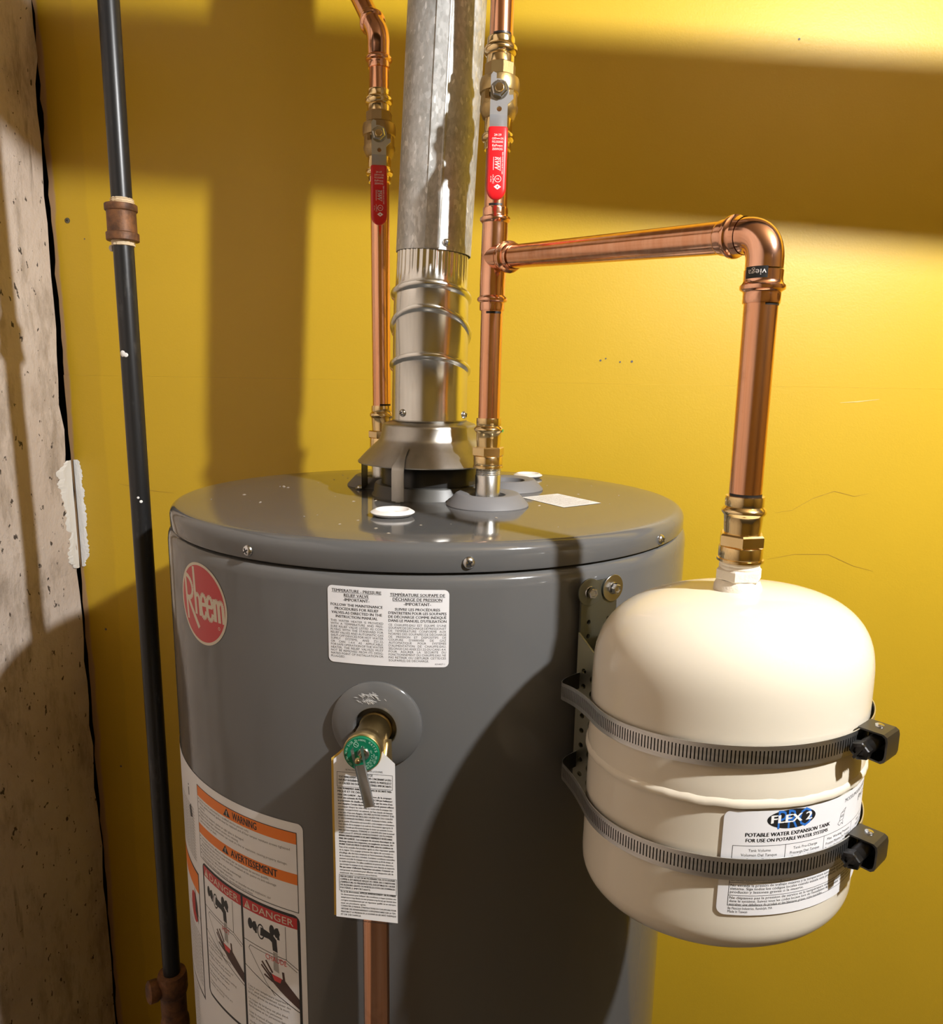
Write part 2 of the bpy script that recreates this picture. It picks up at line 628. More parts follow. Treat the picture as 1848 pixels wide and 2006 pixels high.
# drywall screw and nail holes in the yellow wall (parts of it)
def phillips(M, r, h, cross=True):
    mb = MB()
    mb.lathe([(0, h), (r * .45, h * .96), (r * .8, h * .7), (r, h * .2), (r, 0), (r * 1.02, -.0006)], M, 24)
    if cross:
        for a in (0, PI / 2):
            Q = M @ Matrix.Rotation(a + .5, 4, 'Z')
            mb.box((-r * .52, -r * .13, h * .8), (r * .52, r * .13, h * 1.03), 1, Q)
    return mb
part('drywall_screw', phillips(frame((-.8181, WY - .0002, 1.799), (0, -1, 0)), .0044, .0009), [ZINCY, INK], wb)
mb = MB()
for x, z, r in ((.055, 1.585, .0016), (.063, 1.588, .0012), (.085, 1.583, .0014), (.103, 1.584, .0018), (-.806, 1.098, .0022), (-.797, .83, .002), (.31, 2.03, .0016),
                (-.79, 1.77, .0012), (.35, .62, .0018)):
    mb.lathe([(0, 0), (r, 0)], frame((x, WY - .0004, z), (0, -1, 0)), 10)
part('nail_hole', mb, INKG, wb)

def scratch(pts, t):
    mb = MB()
    vs, fs = [], []
    for i, (x, z) in enumerate(pts):
        k = t * (.3 + .7 * sin(PI * i / (len(pts) - 1)))
        vs += [(x, WY - .0005, z - k / 2), (x, WY - .0005, z + k / 2)]
        if i:
            fs.append((2 * i - 2, 2 * i, 2 * i + 1, 2 * i - 1))
    return mb.add(vs, fs)
part('scratch', scratch([(.415, 1.527), (.44, 1.529), (.47, 1.533)], .0016), mat('pale_scratch', (.75, .58, .22), .6), wb)
CRK = mat('hairline', (.42, .26, .03), .6)
part('crack', scratch([(.335, 1.355), (.36, 1.36), (.39, 1.38), (.42, 1.392), (.45, 1.385), (.47, 1.39)], .0008), CRK, wb)
part('crack', scratch([(.33, 1.28), (.37, 1.29), (.42, 1.292), (.46, 1.275), (.49, 1.268)], .0008), CRK, wb)
part('crack', scratch([(-.76, 1.365), (-.73, 1.36), (-.70, 1.355), (-.66, 1.352)], .0009), CRK, wb)

# unseen sloping pipe on two hangers, added to cast the shade band on the wall
t = thing('shade_pipe', 'unseen black sloping pipe under the ceiling, added to shade the back wall', 'pipe', (.3, .60, 2.08))
DP0, DP1, DR = Vector((-.95, .60, 2.1009 + .0895 * .95)), Vector((2.39, .60, 2.1009 - .0895 * 2.39)), .060
mb = MB()
mb.tube([DP0, DP1], DR, 40)
part('pipe', mb, SHADEP, t)
for k in (.15, .62):
    p = DP0.lerp(DP1, k)
    mb = MB()
    mb.lathe([(DR + .0005, -.012), (DR + .003, -.012), (DR + .003, .012), (DR + .0005, .012)], frame(p, DP1 - DP0), 32)
    mb.box((p.x - .006, p.y - .0015, p.z + DR), (p.x + .006, p.y + .0015, 2.5))
    part('hanger', mb, ZINC, t)

# the lamp: a bare bulb in a ceiling holder
def lamp(p, r, m, label, length):
    t = thing('light_bulb', label, 'lamp', p)
    mb = MB()
    prof = [(0, -r)] + [(r * sin(a), -r * cos(a)) for a in [i * PI / 14 for i in range(1, 11)]] + [(r * .45, r * 1.15), (r * .42, r * 1.5)]
    mb.lathe(prof, Matrix.Translation(p), 32)
    part('glass', mb, m, t)
    mb = MB()
    mb.lathe([(0, r * 1.5), (r * .55, r * 1.5), (r * .6, r * 2.8), (r * .2, r * 3.1), (.004, r * 3.1), (.004, length)], Matrix.Translation(p), 24)
    part('lamp_holder', mb, CEIL, t)
    mb = MB()
    mb.lathe([(0, length - .02), (.05, length - .018), (.055, length), (0, length)], Matrix.Translation(p), 32)
    part('ceiling_rose', mb, CEIL, t)
    return t
lamp(LAMP, .020, BULB, 'bare bulb hanging near the right of the heater, above the picture', 2.5 - LAMP.z)
lamp(Vector((1.3, -1.5, 2.25)), .04, FILLB, 'added dim fill bulb behind the camera, lifting the ambient light', .25)  # added fill bulb, there only to lift the ambient light

# ---------------------------------------------------------------- water heater
LIDT = .018
def lidz(x, y, base=1.4208):
    return base + LIDT * (HY - y)
H = thing('water_heater', 'tall dark grey cylindrical gas water heater standing on the floor', 'water heater', (HX, HY, 0))
AX = Matrix.Translation((HX, HY, 0))
mb = MB()
mb.lathe([(.262, .0), (.262, .06), (HR, .062), (HR, .5), (HR, 1.0), (HR, 1.388), (HR - .001, 1.394), (HR - .0035, 1.3985), (HR - .008, 1.4005), (HR - .02, 1.401)], AX, 128)
part('jacket', mb, ENAM, H)
# lid: a flat pan with a rolled skirt; its front stands a little higher
mb = MB()
LR = .2866
prof = [(LR - .0045, 1.4022), (LR - .0005, 1.4022), (LR, 1.4035), (LR, 1.409)]
for i in range(7):
    a = PI / 2 * i / 6
    prof.append((LR - .0105 + .0105 * cos(a), 1.4105 + .0103 * sin(a)))
prof += [(.24, 1.4208), (.18, 1.4208), (.12, 1.4208), (.0, 1.4208)]
mb.lathe(prof, None, 128)
mb.v = [(x + HX, y + HY, z + (-LIDT * y if z > 1.4105 else -LIDT * y * max(0, (z - 1.4035)) / .007 if z > 1.4035 else 0)) for x, y, z in mb.v]
LID = part('lid', mb, ENAM, H)
def heat_frame(th, z, r=HR):
    a = rad(th)
    n = Vector((sin(a), -cos(a), 0))
    return frame(Vector((HX, HY, z)) + n * r, n)
for th, z in ((-22.7, 1.4096), (16.1, 1.4106), (59.1, 1.4085), (-110, 1.4075), (150, 1.406)):
    part('lid_screw', phillips(heat_frame(th, z, LR), .0052, .0034), [ZINC, INK], H)

def on_heater(s, z, lift=0.0):
    a = s / HR
    r = HR + .00035 + lift
    return (HX + r * sin(a), HY - r * cos(a), z)

# round badge
P = Print(on_heater)
bx, bz, ba, bb = -.1835, 1.3497, .0420, .0385
def badge_shape(x0, z0, ax, az):
    def f(x):
        t = max(0, 1 - ((x - x0) / ax) ** 2)
        return z0 - az * math.sqrt(t), z0 + az * math.sqrt(t)
    return f
P.grid(badge_shape(bx, bz, ba, bb), 40, 1, bx - ba, bx + ba, 0)
badge = part('badge', P.mb, LOGOW, H, smooth=False)
P = Print(on_heater)
P.grid(badge_shape(bx, bz, ba - .0028, bb - .0026), 40, 1, bx - ba + .0028, bx + ba - .0028, 0, .00006)
# script lettering: tall R, tall h, then e e m
def stroke(pts, t):
    P.line(pts, t, 1, .00012)
sx = lambda u: bx + ba * u
sz = lambda w_: bz + bb * w_
def curve_pts(c, n=10):
    (x0, y0), (x1, y1), (x2, y2), (x3, y3) = c
    o = []
    for i in range(n + 1):
        q = i / n
        o.append((sx((1 - q) ** 3 * x0 + 3 * q * (1 - q) ** 2 * x1 + 3 * q * q * (1 - q) * x2 + q ** 3 * x3),
                  sz((1 - q) ** 3 * y0 + 3 * q * (1 - q) ** 2 * y1 + 3 * q * q * (1 - q) * y2 + q ** 3 * y3)))
    return o
stroke([(sx(-.76), sz(.58)), (sx(-.66), sz(-.52))], .0042)
stroke(curve_pts(((-.78, .58), (-.30, .62), (-.22, .0), (-.66, .02))), .0042)
stroke([(sx(-.62), sz(.02)), (sx(-.12), sz(-.62))], .0046)
stroke([(sx(-.30), sz(.86)), (sx(-.22), sz(-.30))], .0042)
stroke(curve_pts(((-.26, .10), (-.20, .25), (-.06, .25), (-.05, .05))) + [(sx(-.03), sz(-.30))], .0042)
for ex in (.12, .38):
    stroke([(sx(ex - .10), sz(.0)), (sx(ex + .10), sz(.02))], .0036)
    stroke(curve_pts(((ex + .11, .0), (ex + .09, .36), (ex - .13, .33), (ex - .11, -.04))) + curve_pts(((ex - .11, -.04), (ex - .10, -.42), (ex + .10, -.36), (ex + .11, -.14))), .0042)
stroke([(sx(.56), sz(.24)), (sx(.58), sz(-.30))], .0046)
stroke(curve_pts(((.56, .1), (.60, .26), (.70, .26), (.71, .06))) + [(sx(.73), sz(-.30))], .0042)
stroke(curve_pts(((.71, .1), (.75, .26), (.85, .26), (.86, .06))) + [(sx(.88), sz(-.30))], .0042)
P.poly([circ(sx(.70), sz(-.44), .0016, 12), circ(sx(.70), sz(-.44), .0010, 12)], 1, .00012)
part('badge_print', P.mb, [REDL, LOGOW], badge, smooth=False)

# relief valve notice
def on_notice(s, z, lift=0.0):
    return on_heater(s, z - .012 * (s - .0155), lift)
P = Print(on_notice)
lx0, lx1, lz0, lz1 = -.0342, .0654, 1.3243, 1.3897
P.grid(round_sheet(lx0, lz0, lx1, lz1, .0042), 60, 1, lx0, lx1)
note = part('relief_valve_label', P.mb, PAPER, H, smooth=False)
P = Print(on_notice)
def block(P, lines, x0, x1, z, step, cap, align='C', bold=0.0, ul=False, just=False, mi=0, lift=.00006, last='L'):
    for i, t in enumerate(lines):
        if just and i < len(lines) - 1 and ' ' in t:
            ws = t.split(' ')
            ms = [text(q, cap, bold=bold) for q in ws]
            wd = [max(p[0] for p in m_[0]) for m_ in ms]
            k = 1.0
            if sum(wd) > (x1 - x0) * .93:
                k = (x1 - x0) * .93 / sum(wd)
            gap = ((x1 - x0) - sum(wd) * k) / (len(ws) - 1)
            x = x0
            for m_, wd_ in zip(ms, wd):
                P.put([(p[0] * k, p[1]) for p in m_[0]], m_[1], mi, lift, x, z)
                x += wd_ * k + gap
        else:
            vs, fs = text(t, cap, align=align if not just else last, bold=bold, maxw=x1 - x0)
            xx = {'L': x0, 'C': (x0 + x1) / 2, 'R': x1}[align if not just else last]
            P.put(vs, fs, mi, lift, xx, z)
            if ul and vs:
                P.rect(xx + min(p[0] for p in vs), z - cap * .26, xx + max(p[0] for p in vs), z - cap * .14, mi, lift)
        z -= step
    return z
a0, a1 = lx0 + .0022, lx0 + .0465
b0, b1 = lx0 + .0508, lx1 - .0022
block(P, ['TEMPERATURE - PRESSURE', 'RELIEF VALVE'], a0, a1, 1.3846, .00375, .0024, bold=.026, ul=True)
block(P, ['-IMPORTANT-'], a0, a1, 1.3771, .0037, .0024, bold=.026)
block(P, ['FOLLOW THE MAINTENANCE', 'PROCEDURES FOR RELIEF', 'VALVES-AS DIRECTED IN THE', 'INSTRUCTION MANUAL'], a0, a1, 1.3727, .0033, .0022, bold=.026)
block(P, ['THIS WATER HEATER IS PROVIDED', 'WITH A TEMPERATURE AND PRES-', 'SURE RELIEF VALVE LISTED AS COM-', 'PLYING WITH THE STANDARD FOR', 'RELIEF VALVES AND AUTOMATIC GAS',
          'SHUT-OFF DEVICES FOR HOT WATER', 'SUPPLY SYSTEMS, ANSI Z21.22,', 'OR CAN 1-4.4 AS APPLICABLE.', 'FOR SAFE OPERATION OF THE WATER', 'HEATER, THE RELIEF VALVE(S) MUST',
          'NOT BE REMOVED FROM ITS DESIG-', 'NATED POINT OF INSTALLATION OR', 'PLUGGED.'], a0, a1, 1.3593, .00255, .0018, just=True)
block(P, ['TEMPÉRATURE SOUPAPE DE', 'DÉCHARGE DE PRESSION'], b0, b1, 1.3838, .0038, .0024, bold=.026, ul=True)
block(P, ['-IMPORTANT-'], b0, b1, 1.3762, .0037, .0024, bold=.026)
block(P, ['SUIVRE LES PROCÉDURES', "D'ENTRETIEN POUR LES SOUPAPES", 'DE DÉCHARGE COMME INDIQUÉ', "DANS LE MANUEL D'UTILISATION"], b0, b1, 1.3718, .0032, .0022, bold=.026)
block(P, ["CE CHAUFFE-EAU EST ÉQUIPÉ D'UNE", 'SOUPAPE DE DÉCHARGE DE PRESSION ET', 'DE TEMPÉRATURE CONFORME AUX', 'NORMES DES SOUPAPES DE DÉCHARGE', 'DE PRESSION ET DISPOSITIFS DE',
          "COUPURE D'ARRIVÉE DE GAZ", 'AUTOMATIQUE POUR SYSTÈMES', "D'ALIMENTATION DE CHAUFFE-EAU,", 'SELON LE CAS ANSI Z21.22 OU CAN 1-4.4.', 'POUR ASSURER LA SÉCURITÉ DU',
          'FONCTIONNEMENT DU CHAUFFE-EAU, NE', 'PAS RETIRER OU OBTURER CETTE/CES', 'SOUPAPE(S) DE DÉCHARGE.'], b0, b1, 1.3588, .00252, .0018, just=True)
block(P, ['AX4407-1'], b0, b1 - .001, 1.3262, .002, .0014, align='R')
part('label_print', P.mb, INK, note, smooth=False)

# big warning label
def on_warn(s, z, lift=0.0):
    return on_heater(s, z + .03 * (s + .07), lift)
P = Print(on_warn)
wx0, wx1, wz0, wz1 = -.40, -.0630, .74, 1.1695
P.grid(round_sheet(wx0, wz0, wx1, wz1, .006), 90, 1, wx0, wx1)
warn = part('warning_label', P.mb, PAPER, H, smooth=False)
P = Print(on_warn)
L1, L2 = .00006, .00012
qx0, qx1 = -.2165, -.0695
P.box(qx0, 1.0805, qx1, 1.1605, .0007, 0, L2)
for z0, z1, t, tx in ((1.1488, 1.1598, 'WARNING', -.148), (1.1085, 1.1193, 'AVERTISSEMENT', -.153)):
    P.rect(qx0 + .0005, z0, qx1 - .0005, z1, 1, L1)
    P.text(t, tx, z0 + .0020, .0072, 0, L2, bold=.022, w=.0047 * len(t))
    P.poly([[(tx - .0145, z0 + .0016), (tx - .0035, z0 + .0016), (tx - .009, z0 + .0100)]], 0, L2)
    P.rect(tx - .0096, z0 + .0036, tx - .0084, z0 + .0072, 2, L2 + .00006)
    P.rect(tx - .0096, z0 + .0022, tx - .0084, z0 + .0031, 2, L2 + .00006)
eng = ['  Service must be performed by a qualified service person only.', '  When panel is removed, gasket must be replaced and all four tamper resistant screws tightened',
       '  securely.', '  Replace if the viewport, gasket or sight glass is damaged.', '  Replace if the tamper resistant screws are missing,', '  Failure to follow these instructions can result in a fire or explosion, causing property damage,', '  personal injury, or death.']
fre = ["  L'entretien doit être effectué uniquement par un technicien de service qualifié.", '  Si le panneau est démonté, le joint doit être remplacé et les quatre vis anti-sabotage', '  doivent être serrées à fond.',
       "  Remplacez le joint si le regard vitré est endommagé.", '  Remplacez les vis si elles sont manquantes.', '  Le non-respect de ces consignes peut causer un incendie ou une explosion, qui', '  entraînerait des dommages matériels, des blessures ou la mort.']
for lines, z0 in ((eng, 1.1452), (fre, 1.1046)):
    zz = z0
    for i, t in enumerate(lines):
        vs, fs = text(t.strip(), .00235, maxw=.137)
        P.put(vs, fs, 3, L1, qx0 + .0055, zz)
        if i not in (2, 6):
            P.poly([circ(qx0 + .003, zz + .0011, .0008, 8)], 0, L1)
        zz -= .0038
# two black framed danger boxes with taps and hands
dx0, dx1, dz0, dz1, dm = -.2128, -.0688, .925, 1.0775, -.1396
fr = .0030
P.poly([rrect(dx0, dz0, dx1, dz1, .007), rrect(dx0 + fr, dz0 + fr, dm - fr / 2, dz1 - fr, .004), rrect(dm + fr / 2, dz0 + fr, dx1 - fr, dz1 - fr, .004)], 0, L1)
def danger(x0, x1, word):
    W = x1 - x0
    P.rect(x0, 1.0632, x1, 1.0745, 4, L2)
    P.poly([[(x0 + .002, 1.0648), (x0 + .0105, 1.0648), (x0 + .00625, 1.0730)]], 2, L2 + .00006)
    P.text('!', x0 + .0056, 1.0656, .0050, 4, L2 + .00012, bold=.02)
    P.text('DANGER', x0 + .0135, 1.0652, .0070, 2, L2 + .00006, bold=.006, w=W - .0175)
    # basin lines
    P.line([(x0, 1.030), (x0 + W * .80, 1.0275), (x1, 1.021)], .0007, 0, L1)
    P.line([(x0 + W * .80, 1.0275), (x0 + W * .80, 1.062)], .0006, 0, L1)
    P.line([(x1 - W * .02, 1.018), (x0 + W * .80, 1.0245), (x0 + W * .12, 1.0262), (x0 + W * .09, 1.0225), (x0 + W * .42, .994), (x0 + W * .58, .984)], .0006, 0, L1)
    P.line([(x0, 1.0020), (x1, .9760)], .0009, 0, L1)
    # taps
    for tx, tz in ((.14, 1.0500), (.56, 1.0530)):
        cx = x0 + W * tx
        P.poly([circ(cx, tz, .0032, 16, .0058)], 0, L1)
        P.poly([circ(cx + .0058, tz - .001, .0034, 14, .0052)], 0, L1)
        P.line([(cx, tz), (cx + .009, tz - .0025)], .004, 0, L1)
        P.line([(cx + .0062, tz + .0045), (cx + .0076, tz - .0075)], .0028, 0, L1)
    cx = x0 + W * .38
    P.poly([circ(cx - .002, 1.0465, .0046, 18, .0082), circ(cx - .002, 1.0465, .0034, 18, .0066)], 0, L1)
    P.poly([[(cx - .002, 1.0515), (cx + .004, 1.0505), (cx + .013, 1.0485), (cx + .0172, 1.0445), (cx + .0180, 1.0315), (cx + .0122, 1.0322), (cx + .0115, 1.0405), (cx + .008, 1.0425), (cx - .003, 1.0425)]], 0, L1)
    # running water and the hand below it
    P.poly([[(cx + .0125, 1.0312), (cx + .0178, 1.0310), (cx + .0190, 1.010), (cx + .0125, 1.0115)]], 5, L1)
    hx = cx + .002
    for a, b in (((hx + .001, 1.0185), (hx + .009, 1.008)), ((hx - .004, 1.0155), (hx + .007, 1.0045)), ((hx - .005, 1.0115), (hx + .007, 1.0015)), ((hx - .0015, 1.0025), (hx + .009, .9985))):
        P.line([a, b], .0022, 6, L2)
    P.line([(hx + .0215, 1.0130), (hx + .0225, 1.003)], .0026, 6, L2)
    P.poly([[(hx + .006, 1.008), (hx + .012, 1.0035), (hx + .0225, 1.0055), (x1, .990), (x1, .979), (hx + .017, .992), (hx + .007, .999)]], 6, L2)
    P.poly([[(hx + .008, 1.0065), (hx + .020, 1.0055), (hx + .018, 1.000), (hx + .011, 1.0005)]], 7, L2 + .00006)
    P.text(word, cx + .0155, 1.0205, .0056, 7, L2 + .00006, align='C', w=.0042 * len(word))
danger(dx0 + fr, dm - fr / 2, 'HOT')
danger(dm + fr / 2, dx1 - fr, 'CHAUDE')
te = ['Water temperature over 125°F', 'can cause severe burns instantly', 'or death from scalds.', '', 'Children, disabled, and elderly are', 'at highest risk of being scalded.', '', 'See instruction manual before setting', 'temperature at water heater.', '',
      'Feel water before bathing or', 'showering.', '', 'Temperature limiting valves are', 'available, see manual.']
tf = ["L'eau à une température supérieure à", '125°F peut instantanément causer des', 'brûlures graves ou entraîner la mort.', '', 'Le risque de brûlures est plus élevé', 'chez les enfants, les personnes', 'handicapées et les personnes âgées.', '', "Lisez le manuel d'instruction avant de",
      'régler la température du chauffe-eau.', '', "Vérifiez la température de l'eau avant", 'de prendre un bain ou une douche.', '', 'Des limiteurs sont disponibles.']
for lines, x0, x1, z0 in ((te, dx0 + fr + .0022, dm - .004, .9915), (tf, dm + .004, dx1 - fr - .001, .9795)):
    zz = z0
    for t in lines:
        if t:
            vs, fs = text(t, .0024, maxw=x1 - x0)
            P.put(vs, fs, 3, L1, x0, zz)
        zz -= .0040 if t else .0028
# the panel further round to the left
P.text('i', -.247, 1.135, .014, 0, L1, bold=.03)
P.box(-.36, .905, -.2265, 1.055, .0026, 0, L1)
P.rect(-.357, 1.030, -.229, 1.0525, 1, L1)
P.poly([circ(-.249, 1.004, .013, 14, .018)], 4, L1)
P.poly([[(-.245, 1.03), (-.238, 1.012), (-.236, .990), (-.246, 1.0)]], 0, L2)
for i in range(14):
    vs, fs = text('Do not store or use gasoline or other flammable vapours and liquids', .0024, maxw=.07)
    P.put(vs, fs, 3, L1, -.302, .978 - i * .0046)
for i in range(22):
    vs, fs = text('Read all instructions before installing or operating this appliance', .0022, maxw=.066)
    P.put(vs, fs, 3, L1, -.296, 1.125 - i * .0034 if i < 18 else 1.0)
for i in range(16):
    vs, fs = text('Instructions de sécurité : lire le manuel avant toute mise en service du chauffe-eau', .0022, maxw=.13)
    P.put(vs, fs, 3, L1, -.36, .898 - i * .0042)
P.poly([[(-.2465, 1.123), (-.2405, 1.128), (-.2355, 1.115), (-.2435, 1.112)]], 0, L1)
part('label_print', P.mb, [INK, ORG, LOGOW, INKG, RED, mat('grey_water', (.35, .34, .33), .5), SKIN, mat('red_letter', (.62, .05, .05), .5)], warn, smooth=False)

# sheet-metal escutcheon ring round the relief valve
ESZ, EST = 1.2725, 1.25
M = heat_frame(EST, ESZ, HR - .003)
mb = MB()
mb.lathe([(.0380, 0), (.0380, .0042), (.0366, .0058), (.031, .0078), (.024, .0095), (.0195, .0108), (.0182, .0106), (.0174, .0090), (.0172, -.002)], M, 72)
esc = part('escutcheon', mb, ENAM, H)
mb = MB()
mb.lathe([(0, .0036), (.0174, .0036)], M, 40)
part('valve_recess', mb, SOOT_SHADE, H)  # black disc painted as the shade inside the valve hole
# scuffed paint above the hole
mb = MB()
rs = random.Random(5)
for i in range(70):
    a = rad(99 + rs.gauss(0, 9))
    r = rs.uniform(.0222, .0305)
    k = rs.uniform(.0004, .0014)
    h = .0079 + (.031 - r) * .00026 / .0017 + .0011
    x, y = r * cos(a), r * sin(a)
    ang = rs.uniform(.6, 1.5)
    dx, dy = cos(ang), sin(ang)
    mb.add([M @ Vector((y - dy * k * .3, -x + dx * k * .3, h)), M @ Vector((y + dx * k * 2, -x + dy * k * 2, h)), M @ Vector((y + dy * k * .3, -x - dx * k * .3, h)), M @ Vector((y - dx * k * 2, -x - dy * k * 2, h))], [(0, 1, 2, 3)])
part('paint_scuff', mb, mat('bare_scuff', (.55, .56, .57), .4), H, smooth=False)

# fittings on the lid
LX, LY = -.2252, .9141
MX, MY = -.0770, .7790
NX, NY = -.0655, .9150
def cone_ring(x, y, r0=.0443, r1=.0335, h=.0135, hole=.0195):
    z = lidz(x, y)
    mb = MB()
    mb.lathe([(r0 - .001, -.002), (r0, .0012), (r0 - .0008, .0026), (r1 + .0006, h - .0008), (r1 - .001, h), (hole + .003, h - .0012), (hole, h - .002), (hole - .0005, h - .006), (hole - .0008, 0)], Matrix.Translation((x, y, z)), 56)
    part('pipe_collar', mb, GREYP, H)
    mb = MB()
    mb.lathe([(0, .0012), (hole, .0012)], Matrix.Translation((x, y, z)), 32)
    part('collar_hole', mb, SOOT_SHADE, H)  # black disc painted as the shade down the collar hole
cone_ring(MX, MY)
cone_ring(LX, LY)
cone_ring(NX, NY, hole=.0215)
def nipple(x, y, zt, lean=0):
    mb = MB()
    z0 = lidz(x, y) + .0005
    prof = [(.0133, z0), (.0133, zt - .008)]
    k = 0
    z = zt - .008
    while z < zt + .001:
        prof += [(.0133 if k % 2 == 0 else .0126, z)]
        z += .0010
        k += 1
    mb.lathe(prof, Matrix.Translation((x, y, 0)), 40)
    part('pipe_nipple', mb, STEEL, H)
nipple(MX, MY, 1.4622)
nipple(LX, LY, 1.4650)
FX, FY = -.153, .849                      # flue axis
mb = MB()
zf = lidz(FX, FY)
mb.lathe([(.0675, -.002), (.0672, .001), (.0650, .0035), (.0640, .0120), (.0625, .0142), (.055, .0146)], Matrix.Translation((FX, FY, zf)), 64)
part('flue_step', mb, DKEN, H)
mb = MB()
mb.lathe([(.0555, .010), (.0555, .034), (.0545, .0355), (.0525, .0355), (.0525, .006)], Matrix.Translation((FX, FY, zf)), 64)
part('flue_ring', mb, SOOT_SHADE, H)
mb = MB()
mb.lathe([(0, .012), (.0526, .012)], Matrix.Translation((FX, FY, zf)), 40)
part('flue_opening', mb, SOOT_SHADE, H)
# printed paper label on the lid
qa, qb, qc, qd = (-.0438, .8442), (-.0092, .8826), (.0459, .821), (.0048, .7798)
def on_lid(u, w_, lift=0.0):
    x = qd[0] + (qc[0] - qd[0]) * u + (qa[0] - qd[0]) * w_
    y = qd[1] + (qc[1] - qd[1]) * u + (qa[1] - qd[1]) * w_
    return (x, y, lidz(x, y) + .0003 + lift)
P = Print(on_lid)
P.rect(0, 0, 1, 1, 0, 0, 1)
ll = part('lid_label', P.mb, PAPERW, H, smooth=False)
P = Print(on_lid)
for i in range(13):
    k = text(['Keep this label with the appliance. See manual for venting', 'Conserver cette étiquette avec cet appareil. Voir le manuel', 'Do not remove. Ne pas enlever. Vent sizing per code'][i % 3], .035, w=.88 if i % 4 else .7)
    P.put(k[0], k[1], 0, .00006, .06, .90 - i * .07)
part('label_print', P.mb, INKG, ll, smooth=False)

# loose things on the lid: two white plastic thread caps and crumbs
def cap(label, x, y, r):
    z = lidz(x, y) + .0006
    t = thing('plastic_cap', label, 'cap', (x, y, z), 'loose white plastic caps on the heater lid')
    mb = MB()
    mb.lathe([(0, .0002), (r * .78, .0), (r * .86, .0004), (r, .0030), (r * .99, .0036), (r * .80, .0060), (r * .76, .0061), (r * .72, .0057), (r * .62, .0022), (0, .0018)], None, 48)
    part('cap_body', mb, WPLA, t, local=True)
    mb = MB()
    mb.lathe([(r * .20, .0019), (r * .22, .0030), (r * .30, .0030), (r * .32, .0019)], None, 32)
    part('cap_ring', mb, WPLA, t, local=True)
    return t
cap('white plastic thread cap lying on the front of the grey lid', -.1602, .690, .0215)
cap('white plastic thread cap lying at the back edge of the grey lid', -.046, 1.045, .0205)
mb = MB()
for i in range(46):
    if i < 6:
        x, y = [(-.338, .867), (-.33, .86), (-.355, .79), (-.315, .74), (-.20, .78), (-.06, .70)][i]
        k = (.0022, .001, .0011, .0014, .0012, .0012)[i]
    else:
        a, r = rnd.uniform(0, 2 * PI), .25 * math.sqrt(rnd.random())
        x, y, k = HX + r * cos(a), HY + r * sin(a), rnd.uniform(.0004, .0011)
        if math.hypot(x - FX, y - FY) < .09 or min(math.hypot(x - p, y - q) for p, q in ((MX, MY), (LX, LY), (NX, NY))) < .055:
            continue
    z = lidz(x, y)
    a = rnd.uniform(0, PI)
    pts = [(x + cos(a + j * PI / 2) * k * (2.2 if j % 2 else .8), y + sin(a + j * PI / 2) * k * (2.2 if j % 2 else .8), z + .0002) for j in range(4)]
    mb.add(pts + [(x, y, z + k * .7)], [(0, 1, 4), (1, 2, 4), (2, 3, 4), (3, 0, 4)])
cr = part('crumbs', mb, CRUMB, None, (HX, HY, 1.42), smooth=False)
cr['kind'] = 'stuff'
tag(cr, 'scattered grit and metal crumbs on the heater lid', 'crumbs')

# ---------------------------------------------------------------- draft hood, flue elbow, flue duct
D = thing('draft_hood', 'flared steel draft hood on short legs over the flue opening', 'draft hood', (FX, FY, zf))
mb = MB()
z0 = 1.4592
mb.lathe([(.0806, z0 + .0008), (.0824, z0), (.0826, z0 + .0012), (.0790, z0 + .0052), (.0720, z0 + .0125), (.0645, z0 + .0195), (.0585, z0 + .0252), (.0562, z0 + .0290), (.0558, z0 + .0315), (.0548, z0 + .0335),
          (.0545, z0 + .0405), (.0538, z0 + .0428), (.0520, z0 + .0445), (.0455, z0 + .0465), (.0428, z0 + .0480), (.0424, z0 + .062)], Matrix.Translation((FX, FY, 0)), 96)
part('hood_cone', mb, HOOD, D)
for th in (-13, -103, 77, 167):
    a = rad(th)
    n = Vector((sin(a), -cos(a), 0))
    tt = Vector((cos(a), sin(a), 0))
    def lp(s, o, z):
        p = Vector((FX, FY, 0)) + n * o + tt * s
        return (p.x, p.y, z)
    mb = MB()
    wdt = .0072
    zl = lidz(FX + n.x * .084, FY + n.y * .084)
    path = [(.0640, z0 + .0215), (.0735, z0 + .0125), (.0838, z0 + .0020), (.0848, z0 - .002), (.0848, zl + .0022), (.0856, zl + .0010), (.094, zl + .0010)]
    if th == -13:
        path = path[:-2]
    for side in (0, 1):
        e = .0008 * side
        loops = [[lp(-wdt * (1 if k > 1 else .55), o + e, z + e * (k > 4)), lp(0, o + e + (.0016 if 2 < k < 5 else .0008), z + e * (k > 4)), lp(wdt * (1 if k > 1 else .55), o + e, z + e * (k > 4))] for k, (o, z) in enumerate(path)]
        mb.loft(loops, closed=False)
    leg = part('leg', mb, HOOD, D)
    if th == -13:
        mb = MB()
        mb.box((-.0024, -.0005, -.003), (.0024, .0005, .0), 0, Matrix.Translation(Vector((FX, FY, zl + .004)) + n * .085))
        part('tab', mb, HOOD, leg)
    else:
        q = Vector((FX, FY, zl + .0018)) + n * .0915
        part('leg_screw', phillips(frame(q, (0, 0, 1)), .0040, .0028), [ZINC, INK], leg)

